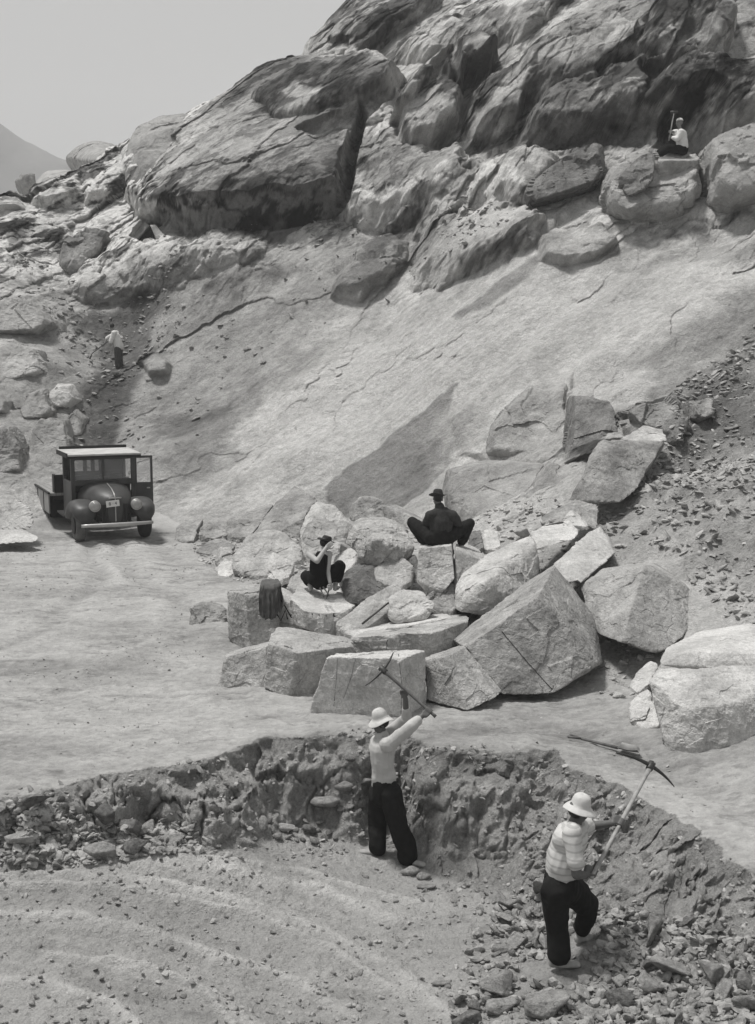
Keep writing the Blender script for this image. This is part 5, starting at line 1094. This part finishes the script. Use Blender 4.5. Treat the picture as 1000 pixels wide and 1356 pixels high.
# ---------- 5: workman sitting high on the right under the overhang, in profile
Y5 = hit(898, 208, 25)[1]-2.4; _k5 = Y5
def P5(px, py, dY=0.0): return at(px, py, Y5+dY)
org = P5(900, 207); w5 = person('workman in white shirt and cap sitting high up under the dark overhang', org)
b = Blob()
hl, hr = P5(904, 199, -.08), P5(904, 199, .1); kl, kr = P5(886, 196, -.12), P5(884, 195, .15); al, ar = P5(876, 203, -.12), P5(874, 201, .18); sl, sr = P5(902, 175, -.16), P5(901, 175, .16)
b.chain([(hl, .09), (kl, .065), (al, .05)]); b.chain([(hr, .09), (kr, .065), (ar, .05)]); b.cap(hl, .11, hr, .11); b.cap(P5(904, 197), .13, P5(902, 178), .13, e=1.2, eu=(0, 1, 0)); b.cap(sl, .06, sr, .06); b.cap(P5(901, 174), .06, P5(900, 168), .05)
L5 = head(b, P5(900, 162.5), (-.95, -.2, -.1), (0, 0, 1))
eA, eB = P5(897, 184, -.2), P5(893, 175, .2); g5 = P5(887, 181, -.05); g6 = P5(887, 174, .1); bar5 = unit(P5(889, 152)-P5(884, 180))
b.chain([(sl, .052), (eA, .042), (g5+[.07, -.01, 0], .028)]); b.chain([(sr, .052), (eB, .042), (g6+[.07, 0, 0], .028)]); grip(b, g5+[.07, -.01, 0], g5, bar5); grip(b, g6+[.07, 0, 0], g6, bar5)
b.build('body', M_skin_m, w5, org, .011, 2); eyes(L5, w5, org)
b = Blob(); b.cap(P5(904, 194), .145, P5(902, 179), .15, e=1.2, eu=(0, 1, 0)); b.cap(sl, .085, sr, .085); b.chain([(sl, .08), (eA, .062), (eA*.5+g5*.5, .05)]); b.chain([(sr, .08), (eB, .062)]); b.build('shirt', M_white, w5, org, .012, 2, .01, 8)
b = Blob(); b.cap(P5(904, 195), .145, P5(904, 199), .145); b.cap(hl, .12, hr, .12); b.chain([(hl, .12), (kl, .10), (al, .085)]); b.chain([(hr, .12), (kr, .10), (ar, .085)]); b.build('trousers', M_black, w5, org, .012, 2, .01, 6)
for a_ in (al, ar): b = Blob(); shoe(b, a_+[.03, 0, -.08], a_+[-.2, 0, -.06]); b.build('shoe', M_shoe, w5, org, .01, 1)
lathe('cap', [(.001, .075), (.04, .072), (.075, .052), (.092, .02), (.095, 0)], M_white, w5, L5(0, -.01, .05), (0, 0, 1), org, seg=20)
o_ = empty('hammer', tuple(g5)); tag(o_, 'long handled hammer held upright by the workman under the overhang', 'hammer'); tube('handle', [(g5-bar5*.1, .018), (g5+bar5*.65, .016)], M_wood_p, o_, g5, 8); tube('head', [(g5+bar5*.65+[-.1, 0, 0], .035), (g5+bar5*.65+[.1, 0, 0], .035)], M_iron, o_, g5, 8)
blk('rock seat under the workman in the white shirt', [(870,212,Y5-.5),(925,212,Y5-.5),(872,207,Y5+.3),(926,206,Y5+.3),(870,240,Y5-.2),(925,240,Y5-.2),(872,207,Y5+1.6),(926,207,Y5+1.6),(880,250,Y5+1.6),(925,250,Y5+1.6)], H_pale, p=20, lvl=5, amp=.04)

# ---------- 6: man digging on the left slope
q6 = hit(158, 487, 25); q6 = surf_p(q6[0], q6[1]); Y6 = q6[1]-.1
def P6(px, py, dY=0.0): return at(px, py, Y6+dY)
org = P6(158, 487); w6 = person('bareheaded man in white shirt digging in the dark gully on the left slope', org)
b = Blob()
hl, hr = P6(156, 463, -.1), P6(158, 463, .1); kl, kr = P6(155, 475, -.1), P6(159, 475, .1); al, ar = P6(156, 486, -.12), P6(160, 486, .12); sl, sr = P6(151, 441, -.18), P6(154, 441, .18)
b.chain([(hl, .09), (kl, .06), (al, .042)]); b.chain([(hr, .09), (kr, .06), (ar, .042)]); b.cap(hl, .105, hr, .105); b.cap(P6(157, 461), .125, P6(153, 444), .13, e=1.2, eu=(0, 1, 0)); b.cap(sl, .06, sr, .06); b.cap(P6(152, 441), .06, P6(149, 436), .05)
L6 = head(b, P6(148.5, 432.5), (-.8, .1, -.5), (-.3, 0, .95))
g5 = P6(143, 452, -.1); g6 = P6(136, 458, .1); bar6 = unit(P6(122, 468)-P6(150, 446)); eA, eB = P6(147, 452, -.2), P6(142, 448, .2)
b.chain([(sl, .052), (eA, .042), (g5+[.05, -.03, .04], .028)]); b.chain([(sr, .052), (eB, .042), (g6+[.05, .0, .05], .028)]); grip(b, g5+[.05, -.03, .04], g5, bar6); grip(b, g6+[.05, 0, .05], g6, bar6)
b.build('body', M_skin_m, w6, org, .011, 2); eyes(L6, w6, org)
b = Blob(); b.cap(P6(158, 459), .15, P6(153, 445), .15, e=1.2, eu=(0, 1, 0)); b.cap(sl, .085, sr, .085); b.chain([(sl, .08), (eA, .065)]); b.chain([(sr, .08), (eB, .065)]); b.build('shirt', M_white, w6, org, .012, 2, .01, 8)
b = Blob(); b.cap(hl, .12, hr, .12); b.chain([(hl, .12), (kl, .085), (al, .075)]); b.chain([(hr, .12), (kr, .085), (ar, .075)]); b.build('trousers', plain('grey_trousers', .06, .9), w6, org, .012, 2, .01, 6)
for a_ in (al, ar): b = Blob(); shoe(b, a_+[.03, 0, -.08], a_+[-.2, 0, -.07]); b.build('shoe', M_shoe, w6, org, .01, 1)
b = Blob(); b.ell(L6(0, -.02, .03), (.084, .098, .092)); b.build('hair', M_hair, w6, org, .01, 1)
o_ = empty('hoe', tuple(g6)); tag(o_, 'hoe in the hands of the bareheaded man on the left slope', 'hoe'); e1 = P6(122, 468); tube('handle', [(P6(150, 446), .018), (e1, .018)], M_wood, o_, g6, 8)
tube('blade', [(e1, .02), (e1+np.array([-.04, -.02, -.10]), .07), (e1+np.array([-.08, -.03, -.2]), .09)], M_iron, o_, g6, 8, .2, (1, 0, 0))
# ================================================================== the lorry
def boxbm(bm, x0, x1, y0, y1, z0, z1, bev=0.0, M=None):
    r = bmesh.ops.create_cube(bm, size=1); vs = r['verts']
    for v in vs: v.co = Vector(((x0+x1)/2+v.co.x*(x1-x0), (y0+y1)/2+v.co.y*(y1-y0), (z0+z1)/2+v.co.z*(z1-z0)))
    if bev:
        es = list({e for v in vs for e in v.link_edges}); bmesh.ops.bevel(bm, geom=es, offset=bev, segments=2, affect='EDGES', profile=.6)
    return bm
def bmobj(name, bm, mat, parent, smooth=False, M=None):
    if M is not None: bm.transform(M)
    bmesh.ops.recalc_face_normals(bm, faces=bm.faces); me = bpy.data.meshes.new(name); bm.to_mesh(me); bm.free()
    me.polygons.foreach_set('use_smooth', np.full(len(me.polygons), smooth)); me.update(); return obj(name, me, mat, parent)
def boxes(name, L, mat, parent, bev=.012):
    bm = bmesh.new()
    for b_ in L: boxbm(bm, *b_, bev=bev)
    return bmobj(name, bm, mat, parent)
def loft(name, secs, mat, parent, cap=True):
    """secs: list of rings (same count) of 3D points"""
    n = len(secs[0]); V = [p for s in secs for p in s]; F = []
    for i in range(len(secs)-1):
        for j in range(n): F.append([i*n+j, i*n+(j+1) % n, (i+1)*n+(j+1) % n, (i+1)*n+j])
    if cap: F.append(list(range(n))[::-1]); F.append([(len(secs)-1)*n+j for j in range(n)])
    bm = bmesh.new(); vs = [bm.verts.new(v) for v in V]
    for f in F: bm.faces.new([vs[i] for i in f])
    return bmobj(name, bm, mat, parent, True)
def disc(name, c, r, d, mat, parent, axis='Y', dome=0.0, seg=28):
    V = []; F = []; prof = [(r, 0), (r, -d), (r*.8, -d-dome*.5), (r*.45, -d-dome*.85), (.001, -d-dome)]
    for a, h in prof:
        for j in range(seg):
            th = 2*pi*j/seg; p = (a*cos(th), h, a*sin(th)) if axis == 'Y' else (h, a*cos(th), a*sin(th)); V.append((c[0]+p[0], c[1]+p[1], c[2]+p[2]))
    for i in range(len(prof)-1):
        for j in range(seg): F.append([i*seg+j, i*seg+(j+1) % seg, (i+1)*seg+(j+1) % seg, (i+1)*seg+j])
    F.append(list(range(seg)))
    bm = bmesh.new(); vs = [bm.verts.new(v) for v in V]
    for f in F: bm.faces.new([vs[i] for i in f])
    return bmobj(name, bm, mat, parent, True)
T_paint = plain('lorry_paint', .038, .5, var=.45, nscale=3, spec=.5); T_dark = plain('lorry_dark', .018, .7, var=.2, nscale=6); T_dust = plain('dusty_roof', .42, .85, var=.2, nscale=4)
T_chrome = plain('dull_chrome', .38, .45, .6, var=.1, nscale=5); T_tyre = plain('dusty_tyre', .10, .9, var=.4, nscale=8); T_rub = plain('tyre_black', .02, .8); T_wood = plain('bed_boards', .24, .85, var=.25, nscale=5, stripes=(0, 45, .25))
T_side = plain('side_board_paint', .26, .8, var=.25, nscale=4); T_plate = plain('plate_white', .62, .5, var=.04); T_lens = plain('lamp_glass', .32, .12, .2, var=.1); T_glass = bpy.data.materials.new('cab_glass'); T_glass.use_nodes = True
_b = T_glass.node_tree.nodes['Principled BSDF']; _b.inputs['Base Color'].default_value = (.5, .5, .5, 1); _b.inputs['Alpha'].default_value = .22; _b.inputs['Roughness'].default_value = .05
tl = atz(115, 717, 0); tr = atz(204, 713, 0)
tc_ = (tl+tr)/2; TR = empty('lorry', (tc_[0], tc_[1]-.35, 0), radians(25)); tag(TR, 'dark old lorry with a flat bed parked at the foot of the slope', 'lorry')
TR.location.z = surf_z(tc_[0], tc_[1]) - .02
TR.scale = (1.0, 1.0, 1.0)
# local: x right as seen by the camera, -y towards the camera, z up; front axle at y=.55
def ring(y, w, zt, zb, n=24, pw=2.6, cx=0.0):
    R_ = []
    for j in range(n):
        th = 2*pi*j/n; c_, s_ = cos(th), sin(th); R_.append((cx+w*np.sign(c_)*abs(c_)**(2/pw), y, (zt+zb)/2+(zt-zb)/2*np.sign(s_)*abs(s_)**(2/pw)))
    return R_
loft('hood', [ring(.10, .05, .98, .50), ring(.13, .17, 1.06, .45), ring(.22, .30, 1.13, .43), ring(.40, .43, 1.21, .45), ring(.70, .52, 1.28, .5), ring(1.05, .60, 1.33, .5), ring(1.42, .66, 1.36, .5)], T_paint, TR)
for q in (-1, 1):                                                   # front fenders: rounded, wrapping the wheel
    secs = []
    for i in range(13):
        t = i/12; y = .02+1.55*t; top = .52+.50*sin(pi*min(1, .18+t*.80))**.75; w_ = .27+.03*sin(pi*t); cx = q*(.72-.02*t)
        zb = .46+.22*sin(pi*min(1, t*1.25)) if t < .8 else .42; secs.append(ring(y, w_*(.55 if i == 0 else .9 if i == 1 else 1), top, min(zb, top-.08), cx=cx, pw=2.4))
    f_ = loft('fender', secs, T_paint, TR)
    hl_ = disc('headlight', (q*.50, .10, .90), .135, .10, T_chrome, TR); disc('lens', (q*.50, .0, .90), .112, .012, T_lens, hl_, dome=.035)
    wh = None
    V = []; F = []; prof = [(.20, -.10), (.33, -.115), (.375, -.09), (.39, -.03), (.39, .03), (.375, .09), (.33, .115), (.20, .10)]; sg = 36
    for a, h in prof:
        for j in range(sg): th = 2*pi*j/sg; V.append((q*.80+h, .58+a*cos(th), .39+a*sin(th)))
    for i in range(len(prof)-1):
        for j in range(sg): F.append([i*sg+j, i*sg+(j+1) % sg, (i+1)*sg+(j+1) % sg, (i+1)*sg+j])
    F.append(list(range(sg))); F.append([(len(prof)-1)*sg+j for j in range(sg)])
    bm = bmesh.new(); vs = [bm.verts.new(v) for v in V]; [bm.faces.new([vs[i] for i in f]) for f in F]
    wh = bmobj('wheel', bm, T_tyre if q < 0 else T_rub, TR, True); disc('rim', (q*.80+q*.11, .58, .39), .20, q*-.02, T_dark, wh, axis='X')
for q in (-1, 1):
    bm = bmesh.new()
    r = bmesh.ops.create_cone(bm, cap_ends=True, segments=32, radius1=.40, radius2=.40, depth=.42); bm.transform(Matrix.Translation((q*.78, 4.0, .40)) @ Matrix.Rotation(pi/2, 4, 'Y')); bmobj('wheel', bm, T_rub, TR, True)
boxes('grille', [(-.30, .30, .16, .30, .46, .92)] + [(-.26+i*.065, -.235+i*.065, .135, .17, .48, .88) for i in range(9) if i != 4], T_dark, TR, .006)
boxes('chrome_strip', [(-.013, .013, .085, .105, .50, 1.06), (-.15, .15, .10, .135, 1.055, 1.085)], T_chrome, TR, .005)
tube('chrome_strip', [((0, .10, 1.06), .014), ((0, .22, 1.16), .014), ((0, .5, 1.26), .012), ((-.01, .95, 1.345), .010)], T_chrome, TR, (0, 0, 0), 8)
# bumper with slightly swept ends
secs = []
for i in range(13):
    t = -1+2*i/12; x = t*.86; y = -.20+.10*t*t; hgt = .050*(1-.25*t*t); secs.append([(x, y-.012, .46-hgt), (x, y-.028, .46), (x, y-.012, .46+hgt), (x, y+.012, .46+hgt), (x, y+.012, .46-hgt)])
loft('bumper', secs, T_chrome, TR); boxes('bumper_bracket', [(-.40, -.34, -.18, .3, .42, .50)], T_dark, TR, .005); boxes('bumper_bracket', [(.34, .40, -.18, .3, .42, .50)], T_dark, TR, .005)
pl = boxes('number_plate', [(-.15, .17, .045, .06, .87, 1.02)], T_plate, TR, .004); pl.rotation_euler = (0, radians(-5), 0)
def text_mesh(name, body, size, mat, parent, M):
    cu = bpy.data.curves.new(name, 'FONT'); cu.body = body; cu.size = size; cu.extrude = .002; cu.align_x = 'CENTER'; cu.align_y = 'CENTER'
    o_ = bpy.data.objects.new('tmp', cu); COL.objects.link(o_); dg = bpy.context.evaluated_depsgraph_get(); dg.update(); me = bpy.data.meshes.new_from_object(o_.evaluated_get(dg)); bpy.data.objects.remove(o_)
    me.transform(M); return obj(name, me, mat, parent)
text_mesh('plate_mark', '8 · 4', .11, T_dark, pl, Matrix.Translation((.01, .041, .945)) @ Matrix.Rotation(pi/2, 4, 'X'))
# cab
boxes('cab', [(-.80, -.70, 1.42, 1.50, .55, 1.98), (.70, .80, 1.42, 1.50, .55, 1.98), (-.70, .70, 1.42, 1.50, 1.26, 1.40), (-.70, .70, 1.42, 1.50, 1.90, 1.98), (-.025, .025, 1.425, 1.49, 1.40, 1.90),
              (-.80, -.74, 1.50, 2.62, .55, 1.35), (.74, .80, 2.0, 2.62, .55, 1.35), (-.80, -.74, 2.50, 2.62, 1.35, 1.98), (.74, .80, 2.50, 2.62, 1.35, 1.98), (-.80, .80, 1.45, 2.66, .50, .58),
              (-.74, .74, 2.58, 2.64, .55, 1.52), (-.74, -.58, 2.58, 2.64, 1.52, 1.98), (-.28, -.18, 2.58, 2.64, 1.52, 1.98), (-.08, .02, 2.58, 2.64, 1.52, 1.98), (.12, .74, 2.58, 2.64, 1.52, 1.98), (-.58, .12, 2.58, 2.64, 1.80, 1.98)], T_paint, TR, .008)
boxes('windscreen', [(-.70, -.03, 1.455, 1.461, 1.40, 1.90), (.03, .70, 1.455, 1.461, 1.40, 1.90)], T_glass, TR, 0)
boxes('seat', [(-.68, .68, 2.0, 2.5, .60, 1.0), (-.68, .68, 2.40, 2.56, 1.0, 1.42)], T_dark, TR, .04)
tube('steering_wheel', [((.38+.2*cos(a), 1.75+.06*sin(a), 1.32+.19*sin(a)), .014) for a in np.linspace(0, 2*pi, 25)], T_dark, TR, (0, 0, 0), 6)
rf = boxes('roof', [(-.90, .90, 1.22, 2.74, 1.985, 2.03)], T_dust, TR, .01); rf.rotation_euler = (radians(1.5), 0, 0)
boxes('roof_board', [(-.86, .86, 2.62, 2.70, 2.10, 2.17)], T_dark, TR, .006)
boxes('roof_rail', [(-.91, .91, 1.19, 1.22, 1.96, 2.04), (-.93, -.90, 1.2, 2.7, 1.98, 2.09)], T_dark, TR, .004)
# door swung open on the right side of the picture
dr = empty('door', (0, 0, 0)); dr.parent = TR; dr.location = (.80, 1.50, 0); dr.rotation_euler = (0, 0, radians(-8))
bm = bmesh.new()
for b_ in [(.0, .46, 0, .045, .58, 1.28), (.0, .06, 0, .045, 1.28, 1.96), (.40, .46, 0, .045, 1.28, 1.96), (.06, .40, 0, .045, 1.90, 1.96)]: boxbm(bm, *b_, bev=.008)
bmobj('door_frame', bm, T_paint, dr); boxes('door_pane', [(.06, .40, .02, .026, 1.28, 1.90)], T_glass, dr, 0)
tube('door_bar', [((.07, .0, 1.78), .010), ((.40, .0, 1.88), .010)], T_chrome, dr, (0, 0, 0), 6); boxes('door_handle', [(.30, .38, -.03, -.005, 1.12, 1.15)], T_chrome, dr, .004)
# chassis and flat bed with lowered side board
boxes('chassis', [(-.42, -.34, .3, 6.1, .50, .64), (.34, .42, .3, 6.1, .50, .64), (-.42, .42, .3, .42, .48, .6), (-.5, .5, 3.9, 4.1, .34, .46)], T_dark, TR, .01)
boxes('running_board', [(-.98, -.80, 1.50, 2.60, .48, .53), (.80, .98, 1.50, 2.60, .48, .53)], T_dark, TR, .008)
boxes('bed', [(-1.10, 1.10, 2.85, 6.9, .88, .95)], T_wood, TR, .006); boxes('bed_bearer', [(-1.0, 1.0, 2.9+i*.62, 2.98+i*.62, .76, .88) for i in range(6)], T_dark, TR, .006)
boxes('side_board', [(-1.14, -1.105, 2.86, 6.9, .42, .93)] , T_side, TR, .006); boxes('side_board', [(1.105, 1.14, 2.86, 6.9, .42, .93)], T_side, TR, .006)
boxes('edge_rail', [(-1.155, -1.10, 2.84, 6.92, .93, .975), (-1.155, -1.14, 3.6, 3.66, .44, .93), (-1.155, -1.14, 4.6, 4.66, .44, .93), (-1.155, -1.14, 5.5, 5.56, .44, .93)], T_dark, TR, .004)
boxes('headboard', [(-.98, -.45, 2.86, 2.92, .95, 1.42), (-.98, -.92, 2.86, 3.2, .95, 1.42), (-.9, -.5, 2.95, 3.2, .95, 1.30)], T_dark, TR, .006)
boxes('mirror', [(-.97, -.86, 1.40, 1.42, 1.52, 1.66)], T_dark, TR, .006)

# ================================================================== things lying about
# iron bar resting on the heap
a0, a1 = at(480, 826, 16.0), at(532, 784, 16.6); a0[2] -= .0
tag(tube('crowbar', [(a0, .016), (a0*.5+a1*.5, .014), (a1, .014)], M_iron, None, (0, 0, 0), 8), 'long iron bar leaning across the narrow slab in the middle of the heap', 'crowbar')
# cloth over the upright block
def cloth(label, pxs, Yt):
    rows = []; nU, nV = 46, 60
    for iv in range(nV):
        v = iv/(nV-1); row = []
        for iu in range(nU):
            u = iu/(nU-1); wd = .5+.10*sin(v*3)+.05*v
            k1 = float(fbm(np.array([[u*3, v*2, 0.]]), 3, 61)[0]); k2 = float(fbm(np.array([[u*9+v, v*1.2, 3.]]), 3, 63, ridged=True)[0])
            px = 357 + (u-.5)*2*(10.5+5.5*v**.5+2.0*sin(v*3.1)) + 2.5*v + 3*k1
            py = 767 + (50-9*abs(2*u-.8)**2+9*float(fbm(np.array([[u*5, 0., 9.]]), 3, 65)[0]))*v + 2*k1
            Y = Yt - .03 - .11*sstep(.0, .25, v) - .10*(.5+.5*k2)*(.35+.65*v) - .05*k1 + (.45*(1-sstep(0, .14, v)))
            row.append(at(px, py, Y))
        rows.append(row)
    V = np.array(rows).reshape(-1, 3); i_ = np.arange(nU*nV).reshape(nV, nU); F = np.stack([i_[:-1, :-1], i_[:-1, 1:], i_[1:, 1:], i_[1:, :-1]], -1).reshape(-1, 4)
    W = V+np.array([0, .03, 0]); n = len(V); b1 = np.concatenate([i_[0], i_[1:, -1], i_[-1, -2::-1], i_[-2:0:-1, 0]]); side = np.stack([b1, np.roll(b1, -1), np.roll(b1, -1)+n, b1+n], 1)
    o_ = obj('jacket', mesh_np('jacket', np.vstack([V, W]), np.vstack([F[:, ::-1], F+n, side])), plain('dark_jacket', .085, .95, var=.35, nscale=9, bump=.3)); return tag(o_, label, 'jacket')
cj = cloth('dark jacket draped over the top of the tall upright granite block', None, 16.68)
for k, pp in enumerate([[(368, 790, 16.55), (376, 800, 16.5), (386, 818, 16.55)], [(366, 812, 16.5), (372, 822, 16.5), (378, 808, 16.52), (381, 820, 16.55)]]):
    tube('strap', [(at(*p), .010) for p in pp], M_black, cj, (0, 0, 0), 6)
# shovel lying on the quarry floor
def gp(px, py, dz=.03): q = hit(px, py); q[2] = surf_z(q[0], q[1])+dz; return q
s0, s1 = gp(770, 984, .05), gp(818, 997, .05); o_ = empty('shovel', tuple(s0)); tag(o_, 'shovel with looped grip lying flat on the ground above the bending man', 'shovel')
tube('shaft', [(s0, .016), (s1, .018)], M_wood, o_, s0, 8)
g0 = gp(753, 982, .05); g1 = gp(762, 979, .07); tube('grip', [(s0, .013), (gp(760, 984.5, .05), .015), (g0, .016), (gp(755, 979.5, .06), .013), (g1, .013), (s0, .012)], M_wood, o_, s0, 8)
bl = gp(828, 1001, .035); d_ = unit(s1-s0); sdv = unit(np.cross(d_, (0, 0, 1)))
V = []; F = []
for i in range(8):
    t = i/7; wv = .10*(1-max(0, t-.6)**2*4.5)
    for j in range(7): u = -1+2*j/6; V.append(s1+d_*(t*.26)+sdv*wv*u+np.array([0, 0, .03*u*u+.01]))
V = np.array(V); i_ = np.arange(56).reshape(8, 7); F = np.stack([i_[:-1, :-1], i_[:-1, 1:], i_[1:, 1:], i_[1:, :-1]], -1).reshape(-1, 4)
obj('blade', mesh_np('blade', np.vstack([V-s0, V-s0-np.array([0, 0, .006])]), np.vstack([F, F[:, ::-1]+56])), plain('worn_steel', .16, .45, .5, var=.3), o_)
# chisels on the pale block
for k, (p, q) in enumerate([((424, 781), (429, 793)), ((428, 780), (436, 791))]):
    c0, c1 = at(p[0], p[1], 16.75), at(q[0], q[1], 16.45); c0[2] += .03; c1[2] += .03
    tag(tube('chisel', [(c0, .012), (c1, .010)], M_iron, None, (0, 0, 0), 8), ['left of two short chisels on the pale block under the worker in black', 'right of two short chisels on the pale block under the worker in black'][k], 'chisel')
def on_rock(px, py, y0=10, y1=22):
    """first rock surface on the sight line"""
    d = ray(px, py); d = d/np.linalg.norm(d); r_, loc, nrm, idx, ob_, mt = SC.ray_cast(bpy.context.evaluated_depsgraph_get(), Vector(CAMP), Vector(d))
    return np.array(loc), np.array(nrm), ob_
bpy.context.view_layer.update()
def mark(pxs, name, mat, r=.010, push=.002, n=12):
    """a groove or chalk line laid along a rock face; part of that rock"""
    P = []; ob0 = None
    for (a, b_) in zip(pxs[:-1], pxs[1:]):
        for i in range(n):
            t = i/(n-1); L_, N_, ob_ = on_rock(a[0]*(1-t)+b_[0]*t, a[1]*(1-t)+b_[1]*t)
            if ob0 is None: ob0 = ob_
            if ob_ is ob0: P.append((L_+N_*push-np.array(ob0.location), r))
    if len(P) > 2: return tube(name, P, mat, ob0, (0, 0, 0), 6, .35, (0, 0, 1))
M_groove = plain('groove_shadow', .035, .95, var=.2); M_chalk = plain('dark_chalk', .10, .95, var=.2)  # dark strips imitate the shade inside grooves, cracks and wedge holes
mark([(665, 836), (700, 878), (731, 912)], 'drill_line', M_groove, .016, -.006, 24)
mark([(601, 728), (603, 745), (607, 762)], 'split_line', M_groove, .012, 0, 10)
mark([(563, 752), (577, 747)], 'chalk_mark', M_chalk, .006, 0, 8); mark([(568, 742), (569, 748)], 'chalk_mark', M_chalk, .005, 0, 4); mark([(566, 746), (571, 744)], 'chalk_mark', M_chalk, .005, 0, 4); mark([(578, 745), (581, 750)], 'chalk_mark', M_chalk, .005, 0, 4)
mark([(513, 842), (512, 868)], 'crack', M_groove, .012, -.004, 14); mark([(447, 872), (445, 905), (442, 935)], 'crack', M_groove, .006, -.002, 14); mark([(471, 872), (464, 900), (455, 925)], 'crack', M_groove, .005, -.001, 14)
mark([(335, 706), (350, 688), (362, 670)], 'crack', M_groove, .02, 0, 12); mark([(528, 866), (532, 905), (531, 950)], 'crack', M_groove, .004, 0, 12)
for px in (414, 423, 432, 442): mark([(px, 812), (px+1, 817)], 'wedge_hole', M_groove, .018, -.006, 4)


# ================================================================== the air
bm = bmesh.new(); boxbm(bm, -700, 400, -8, 930, -35, 215); hz = bmobj('haze', bm, None, None)
M_air = bpy.data.materials.new('air'); M_air.use_nodes = True; _t = M_air.node_tree; _t.nodes.clear(); _v = _t.nodes.new('ShaderNodeVolumePrincipled'); _v.inputs['Color'].default_value = (.97, .97, .97, 1)
_v.inputs['Density'].default_value = .0011; _o = _t.nodes.new('ShaderNodeOutputMaterial'); _t.links.new(_v.outputs[0], _o.inputs['Volume']); hz.data.materials.append(M_air)
hz['kind'] = 'stuff'; hz['label'] = 'pale haze in the air between the quarry and the far mountain'
